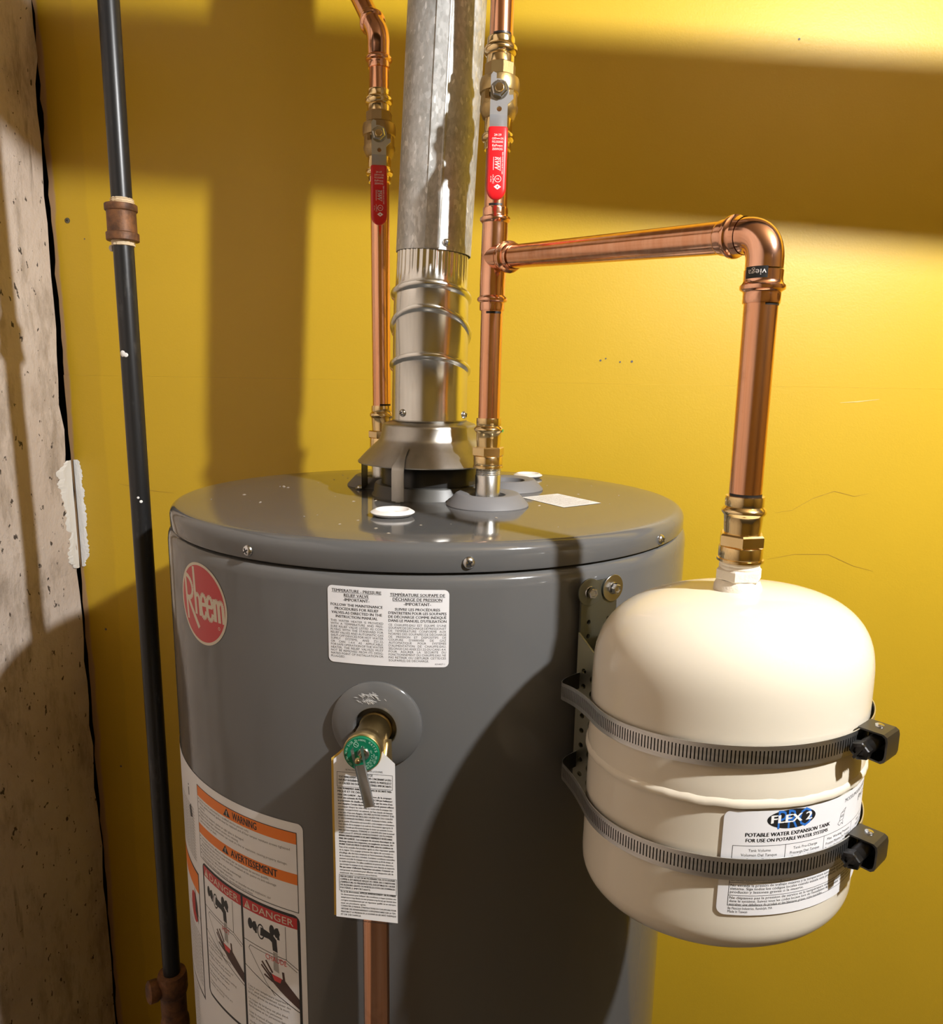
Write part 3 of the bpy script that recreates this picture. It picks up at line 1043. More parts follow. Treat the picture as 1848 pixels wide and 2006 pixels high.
def ringloop(c, r, tilt, n=72, off=0.0, az=-PI / 2):
    """closed loop on a vertical cylinder of radius r cut by a plane whose front is raised by tilt"""
    o = []
    for i in range(n):
        a = 2 * PI * i / n
        x, y = r * cos(a), r * sin(a)
        o.append((c[0] + x, c[1] + y, c[2] - y * math.tan(tilt) + off))
    return o
E_ = thing('flue_elbow', 'shiny adjustable galvanized flue elbow with swivel beads above the draft hood', 'flue elbow', (FX, FY, 1.5080))
mb = MB()
c0, cA, cB, cC = (FX, FY, 1.5085), (FX + .0005, FY, 1.5665), (FX + .001, FY, 1.6075), (FX + .0014, FY, 1.6450)
tA, tB, tC = rad(17), rad(28), rad(14)
def bead(c, r0, r1, tilt):
    L = []
    for off, r in ((-.0055, r0), (-.0042, r0 + .0012), (-.0028, r0 + .0030), (-.0008, r0 + .0036), (.0012, r0 + .0030), (.0026, r0 + .0010), (.0036, r1 - .0004), (.0052, r1)):
        L.append(ringloop(c, r, tilt, off=off))
    return L
loops = [ringloop(c0, .0434, 0), ringloop(c0, .0434, 0, off=.001), ringloop((FX, FY, 1.535), .0432, rad(4))]
loops += bead(cA, .0430, .0426, tA) + bead(cB, .0426, .0422, tB) + bead(cC, .0420, .0404, tC)
mb.loft(loops)
part('elbow_body', mb, GAL2, E_)
# crimped end that slips into the duct
mb = MB()
loops = []
for k in range(14):
    q = k / 13
    z = 1.650 + (1.712 - 1.650) * q
    amp = .0013 * min(1, max(0, (q - .05) * 6))
    cx = cC[0] + .0022 * q
    l = []
    for i in range(180):
        a = 2 * PI * i / 180
        r = .0401 - amp * (.5 + .5 * cos(a * 36)) - .0006 * q
        l.append((cx + r * cos(a), FY + r * sin(a), z - r * sin(a) * math.tan(tC) * (1 - q)))
    loops.append(l)
mb.loft(loops)
part('crimped_collar', mb, GAL2, E_, sharp=60)
for x, zz, al in ((0, 1.5165, -33), (0, 1.5145, 74), (0, 1.515, 170)):
    a = rad(al)
    n = Vector((sin(a), -cos(a), 0))
    part('sheet_screw', phillips(frame(Vector((FX, FY, zz)) + n * .0433, n), .0044, .0032), [ZINC, INK], E_)

DLEAN = .0505
def duct_c(z):
    return Vector((-.1492 + DLEAN * (z - 1.694), FY + .010 * (z - 1.69), z))
G = thing('flue_duct', 'mottled galvanized round flue duct with a lock seam, rising out of sight', 'flue duct', tuple(duct_c(1.690)))
GM = Matrix.Translation(duct_c(1.690)) @ frame((0, 0, 0), (DLEAN, .010, 1), (0, -1, 0))
mb = MB()
mb.lathe([(.0408, 0), (.0416, 0), (.0416, .2), (.0414, .55), (.0414, .80)], GM, 96)
part('duct_shell', mb, GALV, G)
mb = MB()
pts = []
a0, a1 = rad(-3), rad(17)
# local x points to the viewer (-y), local y to the left or right of it
for rr, aa in ((.0416, a0 - .02), (.0431, a0), (.0431, a1 - .05), (.0436, a1 - .03), (.0436, a1), (.0416, a1 + .03)):
    pts.append((rr * cos(aa), rr * sin(aa)))
loops = [[tuple(GM @ Vector((x, y, z))) for x, y in pts] for z in (.001, .2, .5, .80)]
mb.loft(loops, closed=False)
part('lock_seam', mb, GALV, G, sharp=20)
a = rad(28)
q = GM @ Vector((.0416 * cos(a), .0416 * sin(a), .0075))
part('sheet_screw', phillips(frame(q, GM.to_3x3() @ Vector((cos(a), sin(a), 0))), .0042, .0028), [ZINC, INK], G)

# ---------------------------------------------------------------- copper piping
def press_socket(mb, p, d, r, L=.0075, bead=.0072, neck=.012, crown=True, rb=1.36, rr_=1.11, rn=1.14):
    """press end: rim, O-ring bead, neck; p = rim end, d = direction into the fitting"""
    M = frame(p, d)
    R = r * rr_
    def fn(rad_, z, a):
        if crown and .0015 < z < L - .001 and rad_ > r * 1.05:
            return rad_ * (1.0 + .018 * (1 if sin(a * 8) > .2 else 0))
        return rad_
    mb.lathe([(r * 1.0, 0), (R * .985, 0), (R, .0006), (R, .0018), (R, L - .002), (R, L - .0012), (R * 1.0, L),
              (r * 1.12, L + .0006), (r * (rb - .10), L + .0014), (r * (rb - .02), L + bead * .3), (r * rb, L + bead * .5), (r * (rb - .02), L + bead * .7), (r * (rb - .10), L + bead - .0012), (r * 1.15, L + bead),
              (r * rn, L + bead + .0015), (r * rn, L + bead + neck)], M, 64, fn=fn)
    return p + Vector(d).normalized() * (L + bead + neck)
def pipe(mb, p, q, r, n=40):
    mb.lathe([(0, 0), (r, 0), (r, (Vector(q) - Vector(p)).length), (0, (Vector(q) - Vector(p)).length)], frame(p, Vector(q) - Vector(p)), n)
def marker(p, d, r, a0, a1, h=.0022, w_=.0):
    mb = MB()
    mb.lathe([(r + .0002, 0), (r + .0002, h)], frame(p, d, (0, -1, 0)), 16, a0=a0, a1=a1)
    return mb
def adapter(mb, x, y, zs, r, rs):
    """brass male/female adapter; zs = pipe end, bead, taper, hex, ring, lip, bottom"""
    z = zs
    T_ = Matrix.Translation((x, y, 0))
    def fn(rad_, zz, a):
        return rad_ * (1 + .02 * (sin(a * 8) > .2)) if z[1] + .001 < zz < z[0] - .0015 else rad_
    mb.lathe([(r, z[0]), (rs[0] * .98, z[0]), (rs[0], z[0] - .001), (rs[0], z[1] + .0008), (rs[0] * .97, z[1])] +
             [(rs[0] * .97 + (rs[1] - rs[0] * .97) * sin(PI * k / 8), z[1] - (z[1] - z[2]) * k / 8) for k in range(1, 8)] +
             [(rs[2], z[2]), (rs[2] * .985, z[2] - (z[2] - z[3]) * .4), (rs[2] * .94, z[3])], T_, 56, fn=fn)
    for zt, zb in ((z[3], z[4]),):
        mb.lathe([(rs[2] * .9, zt), (rs[3] * .93, zt), (rs[3], zt - .0012), (rs[3], zb + .0010), (rs[3] * .93, zb), (rs[2] * .9, zb)], T_ @ Matrix.Rotation(.35, 4, 'Z'), 6)
    mb.lathe([(rs[2] * .9, z[4]), (rs[4] * .98, z[4]), (rs[4], z[4] - .0005), (rs[4], z[5] + .001), (rs[4] * .99, z[5] + .0004), (rs[5], z[5]), (rs[5], z[6] + .0004), (rs[5] * .95, z[6]), (r * .9, z[6])], T_, 56)

def mx_(z):
    """the right copper riser leans a hair to the right going up"""
    return MX + .0155 * max(0, z - 1.56)
PR = .0113
C1 = thing('copper_pipe', 'copper riser with tee right of the flue, branching over to the cream tank', 'pipe', (MX, MY, 1.4622), 'copper water pipes')
mb = MB()
adapter(mb, MX, MY, (1.5149, 1.5069, 1.4992, 1.4846, 1.4750, 1.4648, 1.4621), PR, (.0131, .0155, .0131, .0170, .0154, .0160))
part('brass_adapter', mb, BRS, C1)
mb = MB()
mb.lathe([(.0154, -.001), (.0158, .0006), (.0154, .002)], Matrix.Translation((MX, MY, 1.5015)), 12, a0=rad(-20), a1=rad(10))
part('flux_spot', mb, PRIMER, C1)
mb = MB()
pipe(mb, (MX, MY, 1.510), (mx_(1.63), MY, 1.630), PR)
part('pipe_length', mb, COP, C1)
part('marker_line', marker(Vector((mx_(1.622), MY, 1.6207)), (0, 0, 1), PR, rad(-25), rad(60)), MARK, C1)
# tee
TEE = Vector((mx_(1.676), MY, 1.6755))
ELB = Vector((.1252, .5157, 1.6500))
AD = (ELB - TEE).normalized()
mb = MB()
e1 = press_socket(mb, Vector((mx_(1.624), MY, 1.6238)), (0, 0, 1), PR, neck=.010)
e2 = press_socket(mb, Vector((mx_(1.72), MY, 1.7235)), (0, 0, -1), PR, neck=.008)
mb.tube([e1 - Vector((0, 0, .001)), TEE, e2 + Vector((0, 0, .001))], PR * 1.155, 48)
e3 = press_socket(mb, TEE + AD * .0385, -AD, PR, L=.0065, bead=.0066, neck=.006)
mb.tube([TEE, TEE + AD * .012, TEE + AD * .020, e3], [PR * 1.15, PR * 1.15, PR * 1.17, PR * 1.14], 48)
part('tee', mb, COPF, C1)
# arm, elbow, drop
mb = MB()
RR = .0107
a_end = ELB - AD * .036
pipe(mb, TEE + AD * .030, a_end + AD * .010, RR + .0003)
part('pipe_length', mb, COP, C1)
part('marker_line', marker(TEE + AD * .0392, AD, RR + .0003, rad(130), rad(200)), MARK, C1)
mb = MB()
e4 = press_socket(mb, a_end, AD, RR, L=.0068, bead=.0064, neck=.0055, rb=1.33, rr_=1.10)
DN = Vector((.1252 - ELB.x, 0, -1)).normalized()
z5 = 1.6068
e5 = press_socket(mb, Vector((.1252, .5157, z5)), (0, 0, 1), RR, L=.0068, bead=.0064, neck=.0075, rb=1.33, rr_=1.10)
arc = []
Rb = .0175
pA, pB = ELB - AD * Rb, ELB + Vector((0, 0, -1)) * Rb
for i in range(15):
    q = i / 14
    arc.append((pA * (1 - q) ** 2 + ELB * 2 * q * (1 - q) * 1.0 + pB * q ** 2).lerp(
        pA * (1 - q) ** 2 + ELB * 2 * q * (1 - q) + pB * q ** 2, 1))
mb.tube([e4 - AD * .001] + arc + [e5 + Vector((0, 0, .001))], RR * 1.10, 48)
part('elbow', mb, COPF, C1)
mb = MB()
Mx = frame(Vector((.1252, .5157, z5 + .0150)), (0, 0, 1), (0, -1, 0))
mb.lathe([(RR * 1.16, 0), (RR * 1.16, .0072)], Mx, 16, a0=rad(-72), a1=rad(-2))
band = part('black_mark', mb, INK, C1)
P = Print(lambda s, z, l=0: tuple(Mx @ Vector(((RR * 1.17 + l) * cos(s / RR), (RR * 1.17 + l) * sin(s / RR), z))))
vs, fs = text('viega', .0036, w=.0102)
P.put([(-x, -y) for x, y in vs], fs, 0, .0001, -.0012, .0052)
part('mark_print', P.mb, WHITEP, band, smooth=False)
mb = MB()
pipe(mb, (.1252, .5157, 1.4735), (.1252, .5157, z5 + .006), RR)
part('pipe_length', mb, COP, C1)
part('marker_line', marker(Vector((.1252, .5157, z5 - .0014)), (0, 0, 1), RR, rad(0), rad(75), .0016), MARK, C1)
part('marker_line', marker(Vector((.1252, .5157, 1.4806)), (0, 0, 1), RR, rad(-80), rad(80), .0018), MARK, C1)
mb = MB()
adapter(mb, .1252, .5157, (1.4805, 1.4735, 1.4668, 1.4548, 1.4458, 1.4372, 1.4352), RR, (.0128, .0147, .0127, .0160, .0146, .0155))
part('brass_adapter', mb, BRS, C1)
# upper length out of the picture and the valve above the tee
mb = MB()
pipe(mb, (mx_(1.72), MY, 1.715), (mx_(1.79), MY, 1.786), PR)
part('pipe_length', mb, COP, C1)
part('marker_line', marker(Vector((mx_(1.724), MY, 1.7240)), (0, 0, 1), PR, rad(-30), rad(40)), MARK, C1)
mb = MB()
pipe(mb, (mx_(1.87), MY, 1.870), (mx_(2.4), MY, 2.498), PR)
part('pipe_length', mb, COP, C1)
part('marker_line', marker(Vector((mx_(1.879), MY, 1.8785)), (0, 0, 1), PR, rad(-35), rad(60), .0018), MARK, C1)

def ball_valve(label, z0, dark):
    """ball valve built about its own base point (bottom rim), axis +z, lever towards -y"""
    t = thing('ball_valve', label, 'valve', (0, 0, 0), 'red handled ball valves')
    B_ = BRS
    C_ = BRC if dark else BRV
    mb = MB()
    press_socket(mb, Vector((0, 0, 0)), (0, 0, 1), PR, L=.0070, bead=.0090, neck=.013, rb=1.42, rr_=1.16, rn=1.2)
    part('press_end', mb, B_, t, local=True)
    mb = MB()
    press_socket(mb, Vector((0, 0, .1011)), (0, 0, -1), PR, L=.0066, bead=.0095, neck=.0095, rb=1.44, rr_=1.16, rn=1.19)
    part('press_end', mb, B_, t, local=True)
    mb = MB()
    mb.lathe([(.0130, .0275), (.0155, .0290), (.0178, .0345), (.0186, .0362), (.0186, .0395), (.0176, .0400), (.0176, .0505), (.0190, .0515), (.0194, .0530), (.0194, .0605), (.0184, .0645), (.0158, .0662), (.0140, .0664)], None, 56)
    part('body', mb, C_, t, local=True)
    mb = MB()
    mb.lathe([(.0130, .0660), (.0148, .0662), (.0152, .0668), (.0152, .0768), (.0145, .0776), (.0130, .0776)], Matrix.Rotation(.2, 4, 'Z'), 8)
    part('hex_shoulder', mb, C_, t, local=True, sharp=25)
    SZ = .0462
    mb = MB()
    mb.lathe([(.0085, .012), (.0085, .0235), (.0065, .0245), (.0042, .0248), (.0042, .0336), (.0036, .0347), (.0, .0348)], frame((0, 0, SZ), (0, -1, 0)), 32)
    st = part('stem', mb, BRS, t, local=True)
    for q in (-1, 1):
        mb = MB()
        mb.box((q * .0115 - .002, -.021, SZ - .0025), (q * .0115 + .002, -.012, SZ + .0025))
        part('stop_tab', mb, C_, t, local=True)
    # lever: a plate with stop ears and a hole, bent outwards, then a dipped grip
    hv = bpy.data.objects.new('handle', None)
    W = .0083
    out = [(-W, -.0215), (W, -.0215), (W, -.0125), (.0135, -.0075), (.0132, -.0040), (.0095, -.0042), (.0088, .0020), (.0060, .0078), (.0, .0098), (-.0030, .0098), (-.0030, .0145), (-.0062, .0158), (-W, .0130)]
    vs, fs = plate([out, circ(0, 0, .0041, 20), circ(.0004, -.0165, .0024, 20)], .0022)
    mb = MB()
    mb.add(vs, fs, 0, Matrix(((1, 0, 0, 0), (0, 0, -1, -.0255), (0, 1, 0, SZ), (0, 0, 0, 1))))
    yb, yg = -.0255, -.0420
    z1, z2, z3 = SZ - .0215, SZ - .0372, SZ - .1015
    for k in (0, 1):
        d = -.0011 if k else .0011
        mb.loft([[(-W, yb + d, z1), (W, yb + d, z1)], [(-W, yg + d, z2), (W, yg + d, z2)], [(-W * .9, yg + d, z2 - .02), (W * .9, yg + d, z2 - .02)]], closed=False)
    for q in (-W, W):
        mb.add([(q, yb - .0011, z1), (q, yb + .0011, z1), (q, yg + .0011, z2), (q, yg - .0011, z2)], [(0, 1, 2, 3)])
    lev = part('lever', mb, LEVER, t, local=True, sharp=30)
    # grip: rounded strap section
    mb = MB()
    loops = []
    Wg = .0092
    for k in range(15):
        if k < 2:
            z, wd, th = z2 - .0004 - k * .0012, Wg - .0008 + k * .0008, .0030 + k * .0005
        elif k < 4:
            z, wd, th = z2 - .0016 - (k - 1) * .022, Wg, .0036
        else:
            a = (k - 4) / 10 * PI / 2
            z, wd, th = z3 + .0098 - .0098 * sin(a), max(.0004, Wg * cos(a)), .0036 * max(.25, cos(a * .85))
        l = []
        for i in range(28):
            q = 2 * PI * i / 28
            cx_, sy_ = cos(q), sin(q)
            x = wd * (abs(cx_) ** .45) * (1 if cx_ > 0 else -1)
            y = th * (abs(sy_) ** .7) * (1 if sy_ > 0 else -1)
            l.append((x, yg + y, z))
        loops.append(l)
    mb.loft(loops, caps=True)
    grip = part('grip', mb, REDG, t, local=True, sharp=60)
    yp = yg - .00366
    P = Print(lambda x, z, l=0: (x, yp - l, z))
    ys = z2
    P.text('24-29', 0, ys - .0088, .0019, w=.0066, align='C')
    P.text('OFF', -.0052, ys - .0120, .0018, w=.0038)
    P.rect(-.0012, ys - .0113, .0020, ys - .0108)
    P.text('ON', .0026, ys - .0120, .0018, w=.0026)
    P.text('FIG.5520AB', 0, ys - .0148, .0018, w=.0100, align='C')
    P.text('EzPress', 0, ys - .0180, .0019, w=.0095, align='C')
    P.text('250WOG', 0, ys - .0211, .0019, w=.0095, align='C')
    def vert(t_, x, z, cap_, w_):
        vs, fs = text(t_, cap_, w=w_)
        P.put([(y_, -x_) for x_, y_ in vs], fs, 0, 0, x, z)
    vert('RED-WHITE VALVE CORP.', .0046, ys - .0228, .0012, .0195)
    vs, fs = text('RWV', .0046, w=.0112, bold=.015, shear=.2)
    P.put([(y_, -x_) for x_, y_ in vs], fs, 0, 0, -.0020, ys - .0272)
    P.rect(-.0034, ys - .0385, -.0030, ys - .0270)
    P.rect(.0031, ys - .0392, .0035, ys - .0270)
    P.poly([circ(.0014, ys - .0462, .0031, 20), circ(.0014, ys - .0462, .0027, 20)])
    P.text('UL', .0014, ys - .0468, .0014, align='C', w=.003)
    vert('cUPC', -.0036, ys - .0425, .0013, .0080)
    vert('61-8G', -.0056, ys - .0440, .0010, .0050)
    P.poly([[(.0012, ys - .0508), (.0046, ys - .0532), (.0012, ys - .0556), (-.0022, ys - .0532)], [(.0012, ys - .0521), (.0020, ys - .0532), (.0012, ys - .0543), (.0004, ys - .0532)]])
    part('grip_print', P.mb, WHITEP, grip, local=True, smooth=False)
    mb = MB()
    mb.lathe([(.0041, .0266), (.0074, .0266), (.0076, .0272), (.0076, .0312), (.0066, .0322), (.0041, .0322)], frame((0, 0, SZ), (0, -1, 0)) @ Matrix.Rotation(.25, 4, 'Z'), 6)
    mb.lathe([(.0041, .0264), (.0085, .0264), (.0085, .0271), (.0041, .0271)], frame((0, 0, SZ), (0, -1, 0)), 32)
    part('nut', mb, ZINC, t, local=True, sharp=25)
    bpy.data.objects.remove(hv)
    return t
V1 = ball_valve('bright brass ball valve with red lever on the riser right of the flue', 0, False)
V1.location = (mx_(1.777), MY, 1.7770)
V1.rotation_euler = (0, rad(.9), rad(5.5))
V2 = copy_tree(V1)
V2.location = (LX - .0012, LY, 1.7818)
V2.rotation_euler = (0, 0, rad(13))
V2['label'] = 'darker ball valve with red lever on the pipe left of the flue'
for ch in V2.children:
    if ch.name.startswith(('body', 'hex_shoulder', 'stop_tab')):
        ch.data = ch.data.copy()
        ch.data.materials[0] = BRC

C2 = thing('copper_pipe', 'copper pipe behind the flue on its left, with a 45 degree elbow on top', 'pipe', (LX, LY, 1.465), 'copper water pipes')
mb = MB()
adapter(mb, LX, LY, (1.5200, 1.5126, 1.5044, 1.4892, 1.4797, 1.4682, 1.4650), PR, (.0131, .0155, .0131, .0170, .0154, .0160))
part('brass_adapter', mb, BRS, C2)
mb = MB()
pipe(mb, (LX, LY, 1.512), (LX - .001, LY, 1.790), PR)
part('pipe_length', mb, COP, C2)
part('marker_line', marker(Vector((LX, LY, 1.5201)), (0, 0, 1), PR, rad(0), rad(80)), MARK, C2)
mb = MB()
pipe(mb, (LX - .001, LY, 1.874), (LX - .001, LY, 1.912), PR)
part('pipe_length', mb, COP, C2)
mb = MB()
e1 = press_socket(mb, Vector((LX - .001, LY, 1.9060)), (0, 0, 1), PR, L=.0066, bead=.0072, neck=.010)
EC = Vector((LX - .001, LY, 1.9420))
ED = Vector((-.42, .50, .76)).normalized()
e2 = press_socket(mb, EC + ED * .034, -ED, PR, L=.0060, bead=.0072, neck=.007)
arc = [e1 - Vector((0, 0, .001))]
for i in range(9):
    q = i / 8
    arc.append((EC - Vector((0, 0, .010))) * (1 - q) ** 2 + EC * 2 * q * (1 - q) + (EC + ED * .010) * q * q)
mb.tube(arc + [e2 + ED * .001], PR * 1.14, 40)
part('elbow', mb, COPF, C2)
mb = MB()
pipe(mb, EC + ED * .026, EC + ED * .535, PR)
part('pipe_length', mb, COP, C2)

# ---------------------------------------------------------------- expansion tank
TA = Vector((.1199, .5134, 1.2076))
TU = Vector((.018, .0542, .9985))
TN = Vector((-.075, .080, .9985))
TR = .0938
TC0 = math.atan2(0, 1)
def tank_pt(th, h, r):
    """th measured from -y towards +x"""
    c = TA + TU * h
    d = Vector((r * sin(th), -r * cos(th), 0))
    return (c.x + d.x, c.y + d.y, c.z - (TN.x * d.x + TN.y * d.y) / TN.z)
T = thing('expansion_tank', 'cream painted steel expansion tank strapped beside the water heater', 'tank', tuple(TA - TU * .075))
def tank_lathe(prof, n=112):
    mb = MB()
    mb.loft([[tank_pt(2 * PI * i / n, h, r) for i in range(n)] for r, h in prof])
    return mb
def superellipse(r, hc, ht, e, n):
    o = []
    for i in range(1, n + 1):
        t = PI / 2 * i / n
        o.append((max(.0004, r * max(0, cos(t)) ** (2 / e)), hc + (ht - hc) * sin(t) ** (2 / e)))
    return o
up_prof = [(TR + .0004, .0960), (TR + .0004, .101), (TR, .105), (TR, .130), (TR, .145)]
dome = superellipse(TR, .145, .2075, 2.8, 22)
lo_prof = superellipse(TR - .0006, .010, -.0255, 2.6, 20)[::-1] + [(TR - .0006, .012), (TR - .0006, .050), (TR - .0006, .0895)]
part('shell', tank_lathe(lo_prof + [(TR + .0004, .0905)] + up_prof + dome), CREAM, T)
mb = MB()
n = 112
loops = []
rj = random.Random(11)
jit = [rj.uniform(-.0004, .0004) for _ in range(n)]
for r, h in ((TR - .0002, .0886), (TR + .0016, .0894), (TR + .0021, .0912), (TR + .0016, .0932), (TR + .0002, .0949)):
    loops.append([tank_pt(2 * PI * i / n, h + jit[i], r + jit[(i * 7) % n] * .6) for i in range(n)])
mb.loft(loops)
part('weld_seam', mb, CREAM, T)
# threaded inlet, painted over
mb = MB()
NXp, NYp = .1252, .5157
tm = Matrix.Translation((NXp, NYp, 0))
mb.lathe([(.0165, 1.4080), (.0160, 1.4175), (.0142, 1.4218), (.0138, 1.4225)], tm, 40)
mb.lathe([(.0130, 1.4222), (.0152, 1.4224), (.0158, 1.4232), (.0158, 1.4292), (.0150, 1.4302), (.0130, 1.4304)], tm @ Matrix.Rotation(.15, 4, 'Z'), 6)
mb.lathe([(.0132, 1.4300), (.0136, 1.4315), (.0132, 1.4328), (.0136, 1.4340), (.0132, 1.4354), (.0100, 1.4356)], tm, 40)
part('inlet_fitting', mb, CREAMR, T, sharp=30)

# tank label
def on_tank(s, h, lift=0.0):
    return tank_pt(s / TR, h, TR + .0004 + lift)
P = Print(on_tank)
tx0, tx1, th0, th1 = -.0150, .1750, .0190, .0874
P.grid(round_sheet(tx0, th0, tx1, th1, .005), 110, 1, tx0, tx1)
tl = part('tank_label', P.mb, PAPER, T, smooth=False)
P = Print(lambda q, h, l=0: on_tank(q, h - .0016, l))
L1 = .00006
ox, oh = .0258, .0828
P.poly([circ(ox, oh, .0158, 48, .0062)], 0, L1 * .8)
vs, fs = text('PRO', .0118, w=.0225, align='C')
P.put(vs, fs, 1, L1 * 1.7, ox + .002, oh - .0060)
P.text('FLEX 2', ox, oh - .0022, .0050, 2, L1 * 2.4, align='C', w=.0262, bold=.05)
P.text('POTABLE WATER EXPANSION TANK', ox + .0005, .0723, .0024, 0, L1, align='C', w=.0565, bold=.045)
P.text('FOR USE ON POTABLE WATER SYSTEMS', ox, .0688, .0022, 0, L1, align='C', w=.0545, bold=.045)
bx0, bx1 = -.0088, .1500
for hh in (.0662, .0420, .0335, .0268):
    P.rect(bx0, hh, bx1, hh + .0003, 0, L1)
P.rect(bx0, .0268, bx0 + .0003, .0664, 0, L1)
for xx in (.0228, .0505, .0800):
    P.rect(xx, .046, xx + .0003, .0664, 0, L1)
for cx_, ls in ((.0072, ['Tank Volume', 'Volumen Del Tanque', 'Capacite Totale']), (.0367, ['Tank Pre-Charge', 'Precarga Del Tanque', 'Precharge A Usine']), (.0655, ['Max. Working Pressure', 'Presion Maxima De Trabajo', 'Pression De Service Maximum']), (.095, ['Temp. Max.', 'Temperatura', 'Température'])):
    for i, t in enumerate(ls):
        P.text(t, cx_, .0626 - i * .0030, .0017, 0, L1, align='C', maxw=.0255)
P.text('all local codes when installing this product. Failure to do so may result in property damage or injury.', bx0 + .001, .0432, .0017, 0, L1, bold=.01, w=.105)
for hh, ls in ((.0396, ['No exceda la presión de trabajo máxima y la temperatura autorizada para este tanque o el', 'sistema. Siga todos los códigos locales cuando instale este producto. El incumplimiento', 'producto y lesiones graves o la muerte.']),
               (.0314, ['Ne dépassez pas la pression de service et la température maximales autorisées pour ce', 'dans le système. Suivez tous les codes locaux lors de l’installation de ce produit. Le non-respect', 'entraîner une défaillance du produit et des blessures graves, voire mortelles.'])):
    for i, t in enumerate(ls):
        P.text(t.replace('’', "'"), bx0 + .001, hh - i * .0022, .0016, 0, L1, bold=.008, w=(.096, .094, .046 if hh > .035 else .062)[i])
P.text('By Flexcon Industries, Randolph, MA', bx0 + .0006, .0244, .0016, 0, L1, w=.0265)
P.text('Made in Taiwan', bx0 + .0006, .0222, .0016, 0, L1, w=.0115)
P.text('MODEL/MODELO/MODELE', .0680, .0832, .0024, 0, L1, w=.040, shear=.1)
P.text('PH 5', .0885, .0770, .0040, 0, L1, w=.016)
P.line([(.0650, .0770), (.0690, .0775), (.0680, .0725), (.0640, .0720), (.0650, .0770)], .0003, 0, L1)
P.line([(.0690, .0775), (.0700, .0795), (.0655, .0770)], .0003, 0, L1)
P.text('NSF', .0646, .0740, .0016, 0, L1, w=.0036)
P.line([(.0640, .0720), (.0625, .0705), (.0645, .0690), (.0665, .0705), (.0680, .0690), (.0675, .0720)], .0003, 0, L1)
part('label_print', P.mb, [INK, BLUE, mat('logo_white', (.85, .85, .85), .4)], tl, smooth=False)

# bracket between the tank and the heater
BTH = rad(39.2)
bn = Vector((sin(BTH), -cos(BTH), 0))
bt = Vector((cos(BTH), sin(BTH), 0))
def bp(s, o, z):
    p = Vector((HX, HY, z)) + bn * (HR + o) + bt * s
    return (p.x, p.y, p.z)
BK = thing('tank_bracket', 'perforated zinc mounting bracket screwed to the heater beside the tank', 'bracket', bp(0, 0, 1.08))
holes = []
for k in range(2):
    holes.append(circ(-.0110, 1.353 - k * .0125, .0021, 12))
    holes.append(circ(.0110, 1.353 - k * .0125, .0021, 12))
vs, fs = plate([rrect(-.0200, 1.196, .0200, 1.3885, .008)] + holes, .0020)
mb = MB()
mb.add([bp(x, .0052 + z, y) for x, y, z in vs], fs)
part('mounting_strip', mb, ZINCY, BK, sharp=20)
for q in (-1, 1):
    # side wing with small and large holes, folded out towards the tank
    ho = []
    for k in range(9):
        ho.append(circ(.0075, 1.3130 - k * .0135, .0023, 12))
        if k not in (4, 8):
            ho.append(circ(.0185, 1.3075 - k * .0135, .0046, 16))
    out = [(0, 1.200), (.0300, 1.200), (.0300, 1.320), (0, 1.3455)]
    vs, fs = plate([out] + ho, .0016)
    mb = MB()
    mb.add([bp(q * (.0210 - x * .24 + z), .0060 + x * .95, y) for x, y, z in vs], fs)
    part('bracket_wing', mb, ZINCY, BK, sharp=20)
vs, fs = plate([rrect(-.0135, 1.202, .0135, 1.316, .003)], .0016)
mb = MB()
mb.add([bp(x, .0350 + z, y) for x, y, z in vs], fs)
part('bracket_web', mb, ZINCY, BK, sharp=20)
for th, z, m_ in ((36.8, 1.3800, ZINCY), (41.9, 1.3800, ZINC)):
    Mw = heat_frame(th, z, HR + .0066)
    mb = MB()
    mb.lathe([(0, 0), (.0116, 0), (.0118, .0002), (.0118, .0013), (.0116, .0015), (0, .0016)], Mw, 40)
    ws = part('washer', mb, m_, BK)
    mb = MB()
    mb.lathe([(0, .0015), (.0052, .0015), (.0054, .0020), (.0050, .0026)], Mw, 28)
    mb.lathe([(.0046, .0022), (.0047, .0062), (.0042, .0070), (.0030, .0070), (.0024, .0062), (0, .0060)], Mw @ Matrix.Rotation(.3, 4, 'Z'), 6)
    part('hex_screw', mb, ZINC, ws, sharp=25)

